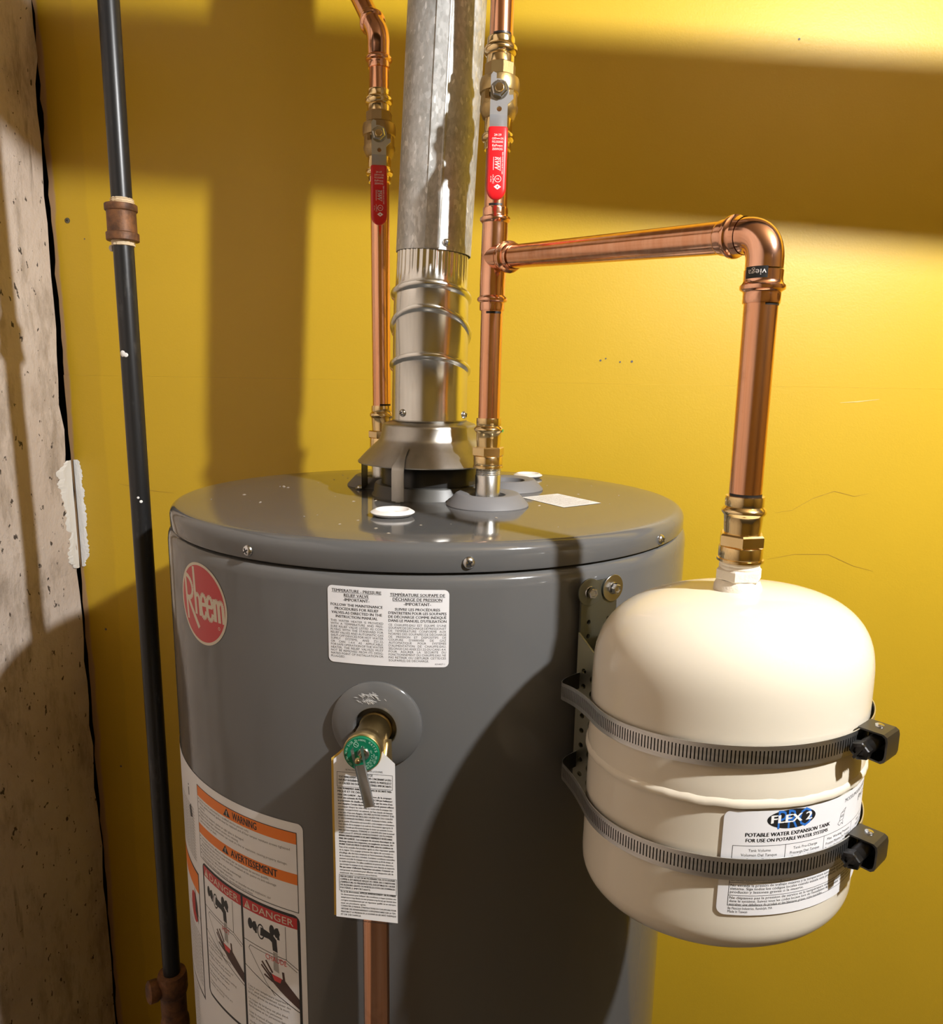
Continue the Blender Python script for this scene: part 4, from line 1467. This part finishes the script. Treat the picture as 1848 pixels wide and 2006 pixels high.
# two slotted steel straps round tank and bracket
def strap(label, h0, clamp_th, sag, lw=-.046):
    t = thing('hose_clamp', label, 'clamp', tank_pt(0, h0, 0), 'slotted steel straps round the expansion tank')
    c = TA + TU * h0
    RS = TR + .0018
    k1, k2 = Vector(bp(lw, .0090, 0)), Vector(bp(.038, .0090, 0))
    pts2 = []
    # convex outline: arc of the tank, then tangents to the two bracket corners
    def tang(k, side):
        d = Vector((k.x - c.x, k.y - c.y))
        a = math.atan2(d.y, d.x)
        return a + side * math.acos(min(1, RS / d.length))
    aL, aR = tang(k1, 1), tang(k2, -1)
    # k1 is the left corner: tangent point lies counter-clockwise from it
    span = (aR - aL) % (2 * PI)
    N = 150
    for i in range(N + 1):
        a = aL + span * i / N
        pts2.append(Vector((c.x + RS * cos(a), c.y + RS * sin(a), 0)))
    def seg(a, b, n_):
        return [a.lerp(b, j / n_) for j in range(1, n_)]
    q1, q2 = Vector((k1.x, k1.y, 0)), Vector((k2.x, k2.y, 0))
    def corner(a, q, b, r=.022, n_=8):
        p = q + (a - q).normalized() * r
        s_ = q + (b - q).normalized() * r
        return [p * (1 - j / n_) ** 2 + q * 2 * (j / n_) * (1 - j / n_) + s_ * (j / n_) ** 2 for j in range(n_ + 1)]
    cr2 = corner(pts2[-1], q2, q1)
    cr1 = corner(q2, q1, pts2[0])
    path = pts2 + seg(pts2[-1], cr2[0], 20) + cr2 + seg(cr2[-1], cr1[0], 26) + cr1 + seg(cr1[-1], pts2[0], 26)
    # resample to an even pitch
    path.append(path[0])
    L = [0]
    for i in range(1, len(path)):
        L.append(L[-1] + (path[i] - path[i - 1]).length)
    n_ = int(L[-1] / .0023)
    ev = []
    j = 0
    for i in range(n_ * 2):
        d = L[-1] * (i + (-.30 if i % 2 else 0)) / (n_ * 2)
        while L[j + 1] < d:
            j += 1
        ev.append(path[j].lerp(path[j + 1], (d - L[j]) / max(1e-9, L[j + 1] - L[j])))
    W = .0146
    def P3(p, hh, off):
        d = Vector((p.x - c.x, p.y - c.y, 0))
        nn = d.normalized()
        far = max(0, d.length - RS)
        z = c.z - (TN.x * d.x + TN.y * d.y) / TN.z - sag * min(1, far / .05)
        return (p.x + nn.x * off, p.y + nn.y * off, z + hh)
    mb = MB()
    m_ = len(ev)
    rows = (0, .0033, .0117, W)
    for off in (.0, .0007):
        vs = []
        for i, p in enumerate(ev):
            for r_, hh in enumerate(rows):
                vs.append(P3(p, hh, off))
        fs = []
        for i in range(m_):
            i2 = (i + 1) % m_
            for r_ in range(3):
                if r_ == 1 and i % 2 == 0 and off:
                    continue
                fs.append((i * 4 + r_, i2 * 4 + r_, i2 * 4 + r_ + 1, i * 4 + r_ + 1))
        mb.add(vs, fs, 0 if off else 1)
    for r_ in (0, 3):
        lo = [P3(p, rows[r_], 0) for p in ev]
        hi = [P3(p, rows[r_], .0007) for p in ev]
        mb.loft([lo, hi])
    part('band', mb, [STRAP, SLOT_SHADE], t, sharp=30)
    # worm housing: a bent box open towards the screw head
    a = clamp_th
    d = Vector((sin(a), -cos(a), 0))
    tg = Vector((cos(a), sin(a), 0))       # away from the viewer along the strap
    o = Vector(tank_pt(a, h0, TR + .0028)) + Vector((0, 0, W / 2))
    upv = Vector((0, 0, 1))
    def hp(u, v, w_):                       # u along strap, v outward, w up
        return tuple(o + tg * u + d * v + upv * w_)
    mb = MB()
    sec = [(-.001, -.0090), (.0140, -.0094), (.0160, -.0078), (.0167, -.0048), (.0167, .0058), (.0160, .0084), (.0140, .0096), (-.001, .0092)]
    for k in (0, 1):
        e = .0011 * k
        s2 = [(v - (e if v > .005 else 0), w_ + (e if w_ < 0 else -e)) for v, w_ in sec]
        mb.loft([[hp(-.0050, v, w_) for v, w_ in s2], [hp(.0125, v, w_) for v, w_ in s2]], closed=False)
    for u in (-.0050, .0125):
        outer = [hp(u, v, w_) for v, w_ in sec]
        inner = [hp(u, v - (.0011 if v > .005 else 0), w_ + (.0011 if w_ < 0 else -.0011)) for v, w_ in sec]
        mb.loft([outer, inner], closed=False)
    mb.add([hp(.0118, v, w_) for v, w_ in sec], [tuple(range(8))], 1)  # black face closes the back, painting the darkness inside the housing
    hs = part('worm_housing', mb, [HOUS, SOOT_SHADE], t, sharp=30)
    mb = MB()
    mb.lathe([(.0028, 0), (.0026, .0008), (.0016, .0014), (0, .0015)], frame(hp(.0065, .0070, .0093), upv), 20)
    part('rivet', mb, ZINC, hs)
    # worm screw with slotted hex head
    ax_o = o + d * .0064
    Mw = frame(ax_o - tg * .0185, tg)
    mb = MB()
    prof = []
    z = .006
    k = 0
    while z < .028:
        prof.append((.0046 if k % 2 == 0 else .0036, z))
        z += .00085
        k += 1
    mb.lathe([(0, .0055), (.0036, .0055)] + prof + [(0, .0282)], Mw, 24)
    sc = part('worm_screw', mb, BLKM, t, sharp=25)
    mb = MB()
    mb.lathe([(.0032, -.0005), (.0054, .0002), (.0060, .0010), (.0060, .0058), (.0030, .0062)], Mw @ Matrix.Rotation(.2, 4, 'Z'), 6)
    mb.lathe([(0, .0010), (.0034, .0008), (.0034, -.0005)], Mw, 16)
    mb.box((-.0056, -.0008, -.0008), (.0056, .0008, .0012), 1, Mw @ Matrix.Rotation(.5, 4, 'Z'))
    part('screw_head', mb, [BLKM, SOOT_SHADE], sc, sharp=25)
    return t
strap('slotted steel strap clamp round the tank above its weld seam', .1150, rad(46), .018)
strap('slotted steel strap clamp round the tank crossing its white label', .0432, rad(48), .018, -.041)

# ---------------------------------------------------------------- relief valve, tag, discharge pipe
RX, RZ = -.1444, 1.2700
RV = thing('relief_valve', 'brass temperature and pressure relief valve with green disc and lever', 'valve', (RX, .545, RZ))
Mr = frame((RX, .560, RZ), (0, -1, 0))     # local z towards the viewer
mb = MB()
mb.lathe([(.0105, -.012), (.0125, -.010), (.0139, .0), (.0139, .0045), (.0129, .0056), (.0129, .029), (.0135, .033), (.0146, .036), (.0152, .038), (.0153, .0448), (.0148, .0455), (.0, .0456)], Mr, 56)
# outlet towards the bottom right
mb.tube([(RX + .004, .541, RZ - .002), (RX + .0052, .5350, RZ - .014), (-.139, .5335, RZ - .026), (-.139, .5330, RZ - .040)], [.0128, .0135, .0142, .0142], 36)
part('valve_body', mb, BRB, RV)
mb = MB()
mb.tube([(RX + .0100, .545, RZ + .003), (RX + .0142, .534, RZ - .003), (RX + .0145, .527, RZ - .012)], [.0022, .0030, .0022], 12)
part('casting_rib', mb, BRB, RV)
mb = MB()
mb.lathe([(.0141, .0456), (.0141, .0470), (.0136, .0474), (0, .0475)], Mr, 56)
dc = part('green_disc', mb, GREEN, RV)
P = Print(lambda x, y, l=0: (RX + x, .560 - .0478 - l, RZ + y))
def ring_text(t_, r, a0, cap_, arc_):
    n_ = len(t_)
    for i, ch in enumerate(t_):
        if ch == ' ':
            continue
        a = a0 - arc_ * (i + .5) / n_
        vs, fs = text(ch, cap_, w=min(arc_ / n_ * r * .8, cap_ * .8) if ch not in '1Il.-' else None, align='C')
        P.put([(r * cos(a) + x_ * sin(a) + y_ * cos(a), r * sin(a) - x_ * cos(a) + y_ * sin(a)) for x_, y_ in vs], fs)
ring_text('WATTS', .0112, rad(62), .0019, rad(50))
ring_text('SIZE SL100XL', .0112, rad(150), .0016, rad(80))
ring_text('TEST LEVER 150 PSI', .0113, rad(232), .0014, rad(76))
ring_text('ANSI Z21.22 210F', .0095, rad(8), .0012, rad(80))
ring_text('RELIEF VALVE 000', .0112, rad(-2), .0014, rad(90))
ring_text('CSA 4.4 RATED', .0078, rad(30), .0012, rad(90))
P.poly([circ(-.0040, .0078, .0021, 18), circ(-.0040, .0078, .0018, 18)])
P.line([(-.0055, .0085), (-.0025, .0071)], .0003)
ring_text('BTU', .0060, rad(90), .0012, rad(24))
part('disc_print', P.mb, GRNP, dc, smooth=False)
# lever: a folded channel hung on the stem
mb = MB()
top, bot = Vector((RX - .0016, .5058, RZ + .0076)), Vector((RX + .0098, .5005, RZ - .0365))
dl = (bot - top).normalized()
sd = Vector((1, 0, .25)).normalized()
sd = (sd - dl * sd.dot(dl)).normalized()
nn = dl.cross(sd)
if nn.y > 0:
    nn = -nn
def lq(u, s_, o_):
    return tuple(top + dl * u + sd * s_ + nn * o_)
wv = .0039
Lh = (bot - top).length
secs = [(-wv, .0032), (-wv, .0), (-wv + .0008, -.0005), (wv - .0008, -.0005), (wv, .0), (wv, .0032)]
loops = []
for u, k in ((0, 1), (.0125, 1), (.0145, .9), (Lh - .004, .75), (Lh, .6)):
    loops.append([lq(u, s_, o_ * k) for s_, o_ in secs])
mb.loft([loops[i] for i in range(1, 5)], closed=False)
for q in (-wv, wv):
    mb.add([lq(-.001, q, .0032), lq(-.001, q, -.004), lq(.0140, q, -.0005), lq(.0140, q, .0032)], [(0, 1, 2, 3)])
part('test_lever', mb, LEV2, RV, sharp=25)
mb = MB()
mb.lathe([(.0017, 0), (.0017, .0085), (.0024, .0088), (.0024, .0110), (.0017, .0120), (0, .0122)], frame((RX - .0002, .5128, RZ - .0002), (0, -1, 0)), 20)
part('stem', mb, BRS, RV)
mb = MB()
mb.lathe([(.0018, .0), (.0048, .0), (.0050, .0006), (.0044, .0016), (.0018, .0016)], frame((RX + .0018, .5125, RZ + .0005), (0, -1, 0)), 24)
part('stem_washer', mb, ZINC, RV)

# paper instruction tag hanging on the valve
TY = .5172
def tagp(x, z, l=0.0):
    k = max(0, 1.2585 - z)
    curl = .0010 * sin((z - 1.12) * 40)
    return (x + .002 * 0, TY - l - .035 * k * .6 + curl * .6, z)
TG = thing('paper_tag', 'white printed paper tag hanging from the brass relief valve', 'tag', (RX, TY, 1.2700))
def tag_sheet(y_off, dx, m_, name):
    cols = 8
    vs, fs = [], []
    zs = [1.2712, 1.2665, 1.2618, 1.2585] + [1.2585 - .1340 * j / 44 for j in range(1, 45)]
    for z in zs:
        q = (1.2618 - z) / (1.2618 - 1.1232)
        xl, xr = -.1681 + .0006 * q, -.1190 + .0024 * q
        if z > 1.2618:
            k = (z - 1.2618) / (1.2712 - 1.2618)
            xl, xr = -.1681 + (.0103) * k, -.1190 - .0104 * k
        for i in range(cols + 1):
            x = xl + (xr - xl) * i / cols + dx
            zz = z + (-.0006 * (i / cols - .5) if z < 1.13 else 0)
            p = tagp(x, zz, -y_off)
            if z > 1.255 and (x - RX) ** 2 + (z - RZ) ** 2 < .0146 ** 2:
                r = math.hypot(x - RX, z - RZ) or 1
                p = (RX + (x - RX) / r * .0147, p[1], RZ - math.sqrt(max(0, .0147 ** 2 - (max(-.0146, min(.0146, x - RX))) ** 2)) if z < RZ else RZ + (z - RZ) / r * .0147)
            vs.append(p)
    for j in range(len(zs) - 1):
        for i in range(cols):
            k = j * (cols + 1) + i
            fs.append((k, k + 1, k + cols + 2, k + cols + 1))
    fs = [f for f in fs if len({tuple(round(q, 6) for q in vs[i]) for i in f}) == 4]
    mb = MB().add(vs, fs)
    return part(name, mb, m_, TG, smooth=True, sharp=60)
front = tag_sheet(0, 0, PAPERW, 'tag_sheet')
tag_sheet(.0014, -.0022, PAPY, 'backing_sheet')
P = Print(lambda x, z, l=0: tagp(x, z, .00007 + l))
tl0, tl1 = -.1640, -.1195
P.text('NE PAS ENLEVER L\'ÉTIQUETTE DE LA SOUPAPE.', -.1435, 1.2532, .0014, align='C', w=.030)
P.box(-.1655, 1.2395, -.1208, 1.2518, .0003)
z = block(P, ['DÉCHARGE', 'TOUT MANQUEMENT À CES DIRECTIVES CONCERNANT LA SOU-', 'PAPE PEUT ENTRAÎNER DES BLESSURES GRAVES OU MORTELLES ET', 'OU CAUSER DES DOMMAGES MATÉRIELS IMPORTANTS.'], tl0, tl1 - .0022, 1.2496, .0027, .00165, bold=.03, lift=0)
z = block(P, ['FONCTIONNEMENT ANNUEL DES SOUPAPES DE SÉCURITÉ THER-', 'MIQUE ET DE DÉCHARGE'], tl0 - .001, tl1 - .002, 1.2372, .0026, .0016, align='L', bold=.03, lift=0)
body = ["MISE EN GARDE : Après l'installation de la soupape", 'DOIT être actionnée AU MOINS UNE FOIS L\'AN par l\'utilisateur/', "le propriétaire du chauffe-eau pour assurer que les voies d'eau", 'sont dégagées. Certains dépôts minéraux naturels peuvent adhérer',
        "à la soupape, bloquer les voies d'eau et rendre ainsi la soupape ino-", "pérante. Lorsque le levier est actionné, de l'eau chaude est évacuée", "si les voies d'eau sont dégagées. DES PRÉCAUTIONS DOIVENT ÊTRE", "PRISES POUR ÉVITER DES BRÛLURES CAUSÉES PAR L'EAU CHAUDE",
        "ET DES DOMMAGES MATÉRIELS. AVANT d'actionner le levier, vérifier", "que le conduit d'évacuation est raccordé à cette soupape et acheminera", "l'eau chaude de la soupape à un endroit d'évacuation approprié. Si", "l'eau ne s'écoule pas librement lorsque le levier est actionné, la sou-",
        'pape doit être remplacée. ÉTEINDRE LE CHAUFFE-EAU (voir le manuel', "d'instruction) ET APPELER IMMÉDIATEMENT UN PLOMBIER.", 'RÉINSPECTION DES SOUPAPES DE SÉCURITÉ THERMIQUE ET DE DÉCHARGE :', 'MISE EN GARDE : Les soupapes de sécurité thermique et de',
        'décharge doivent être inspectées, et remplacées au besoin, AU', 'MOINS TOUS LES DEUX À QUATRE ANS, selon les conditions de', "l'eau et les conseils d'un plombier agréé ou d'un réparateur qualifié", 'de la région. Si la soupape présente des signes de corrosion ou',
        "d'écaillage, elle doit être remplacée et l'environnement d'installation", 'de la soupape doit être réévalué. Certaines conditions naturelles', 'peuvent corroder la soupape ou ses composants au fil du temps, et', 'la rendre inopérante. De telles conditions ne peuvent être détectées',
        'que lorsque la soupape et ses composants sont déposés et inspectés.', "Ne pas tenter d'effectuer l'inspection soi-même. Contacter un", 'entrepreneur en plomberie pour effectuer une réinspection afin de', 'maintenir des conditions sécuritaires.']
zz = 1.2318
for i, t in enumerate(body):
    bo = .045 if i in (0, 1, 2, 3, 14, 15, 16, 17, 25) else .018
    vs, fs = text(t, .0014, bold=bo, maxw=.0438 if i % 3 else .0450)
    P.put(vs, fs, 0, 0, tl0 - .0008 + .0006 * i / 28, zz)
    zz -= .00253
P.box(-.1650, zz - .0126, -.1178, zz + .0015, .0003)
zz -= .0008
for t in ['MISE EN GARDE : LE FAIT DE NE PAS RÉINSPECTER CETTE SOUPAPE', 'COMME IL EST INDIQUÉ RISQUE DE CRÉER DES CONDITIONS', '(TEMPÉRATURE OU PRESSION ÉLEVÉE) SUSCEPTIBLES DE CAUSER', 'DES BLESSURES GRAVES OU MORTELLES ET/OU DES DOMMAGES', 'MATÉRIELS IMPORTANTS.']:
    vs, fs = text(t, .0015, bold=.03, maxw=.0450)
    P.put(vs, fs, 0, 0, -.1640, zz)
    zz -= .0025
zz -= .0008
for i, t in enumerate(['En cas de déversement, APPELER IMMÉDIATEMENT UN PLOMBIER.', 'Un déversement peut indiquer des conditions à risque (comme une', 'température trop élevée ou une pression trop forte) qui doivent être', 'corrigées immédiatement par un réparateur qualifié ou un entrepre-', 'neur en plomberie agréé.',
                       "CONSULTER LE MANUEL D'INSTRUCTIONS DU CHAUFFE-EAU POUR", 'OBTENIR DES RENSEIGNEMENTS SUPPLÉMENTAIRES SUR LA TEM-', 'PÉRATURE ET LA PRESSION DE LA SOUPAPE DE SÉCURITÉ THERMIQUE', 'ET DE DÉCHARGE.']):
    vs, fs = text(t, .0014, bold=.035 if i in (0,) else .018, maxw=.0455)
    P.put(vs, fs, 0, 0, -.1636, zz)
    zz -= .00253
P.text("Voir l'endos pour y trouver plus d'informations importantes.", -.1400, zz - .0016, .0014, align='C', w=.0385, bold=.02)
part('tag_print', P.mb, INK, front, smooth=False)

DPP = thing('discharge_pipe', 'copper discharge pipe running down the heater front below the paper tag', 'pipe', (-.139, .5315, .15), 'copper water pipes')
mb = MB()
pipe(mb, (-.139, .5315, .15), (-.139, .5315, 1.240), .0109)
part('pipe_length', mb, COP, DPP)
mb = MB()
mb.lathe([(.0109, .0), (.0128, .0), (.0128, .014), (.0109, .0145)], Matrix.Translation((-.139, .5315, .15)), 32)
part('pipe_end', mb, COPF, DPP)

# ---------------------------------------------------------------- black gas pipe on the left
BX, BY = -.5176, .8498
GP = thing('gas_pipe', 'black iron pipe with a rusty coupling at the left of the yellow wall', 'pipe', (BX, BY, 0))
def bpx(z):
    return BX + (.0018 if z > 1.72 else 0)
mb = MB()
pipe(mb, (bpx(2.0), BY, 1.735), (bpx(2.0), BY, 2.498), .0115)
part('pipe_length', mb, IRON, GP)
mb = MB()
pipe(mb, (BX, BY, .700), (BX, BY, 1.722), .0115)
part('pipe_length', mb, IRON, GP)
mb = MB()
mb.lathe([(.0110, 1.7066), (.0172, 1.7066), (.0180, 1.7074), (.0181, 1.7150), (.0177, 1.7157), (.0163, 1.7164), (.0162, 1.7180), (.0161, 1.7380), (.0163, 1.7392), (.0175, 1.7398), (.0179, 1.7406), (.0179, 1.7466), (.0172, 1.7474), (.0110, 1.7474)], Matrix.Translation((BX, BY, 0)), 48)
part('coupling', mb, RUST, GP)
mb = MB()
rj = random.Random(2)
jj = [rj.uniform(-.0006, .0006) for _ in range(48)]
mb.lathe([(.0112, 1.7455), (.0134, 1.7458), (.0124, 1.7468), (.0136, 1.7476), (.0122, 1.7488), (.0132, 1.7498), (.0121, 1.7512), (.0128, 1.7526), (.0112, 1.7540)], Matrix.Translation((bpx(2), BY, 0)), 48, fn=lambda r, z, a: r + jj[int(a / (2 * PI) * 48) % 48])
part('thread_dope', mb, DOPE, GP)
mb = MB()
mb.lathe([(.0112, 1.7010), (.0126, 1.7015), (.0124, 1.7040), (.0132, 1.7060), (.0130, 1.7078), (.0112, 1.7078)], Matrix.Translation((BX, BY, 0)), 48, fn=lambda r, z, a: r + jj[int(a / (2 * PI) * 48) % 48])
part('thread_dope', mb, DOPE, GP)
mb = MB()
mb.lathe([(0, -.0035), (.0022, -.003), (.0036, 0), (.0026, .0034), (0, .0042)], frame((BX - .0128, BY - .002, 1.6985), (0, 0, 1)), 14, fn=lambda r, z, a: r * (1 + .2 * sin(3 * a)))
part('cobweb_tuft', mb, WEB, GP)
mb = MB()
rj = random.Random(9)
for zz, a, k in ((1.578, -18, 1.0), (1.5765, 4, .7), (1.400, 35, .5), (1.405, 20, .4)):
    a = rad(a)
    p = Vector((BX + .0117 * sin(a), BY - .0117 * cos(a), zz))
    mb = MB().lathe([(0, .0006), (.0032 * k, .0003), (.0042 * k, -.0006)], frame(p, (sin(a), -cos(a), 0)), 10)
    part('plaster_splash', mb, CMP, GP)
# union and tee at the bottom, going on down
mb = MB()
mb.lathe([(.0112, .727), (.0185, .726), (.0195, .722), (.0200, .716), (.0200, .700), (.0186, .694), (.0172, .690), (.0172, .655), (.0190, .650), (.0195, .642), (.0195, .630), (.0112, .628)], Matrix.Translation((BX, BY, 0)), 40)
mb.lathe([(.0, .030), (.0125, .030), (.0150, .028), (.0150, .018), (.0125, .014)], frame((BX - .004, BY, .705), (-.72, -.70, .1)), 28)
part('pipe_tee', mb, RUST, GP)
mb = MB()
pipe(mb, (BX, BY, 0.0), (BX, BY, .640), .0115)
part('pipe_length', mb, IRON, GP)
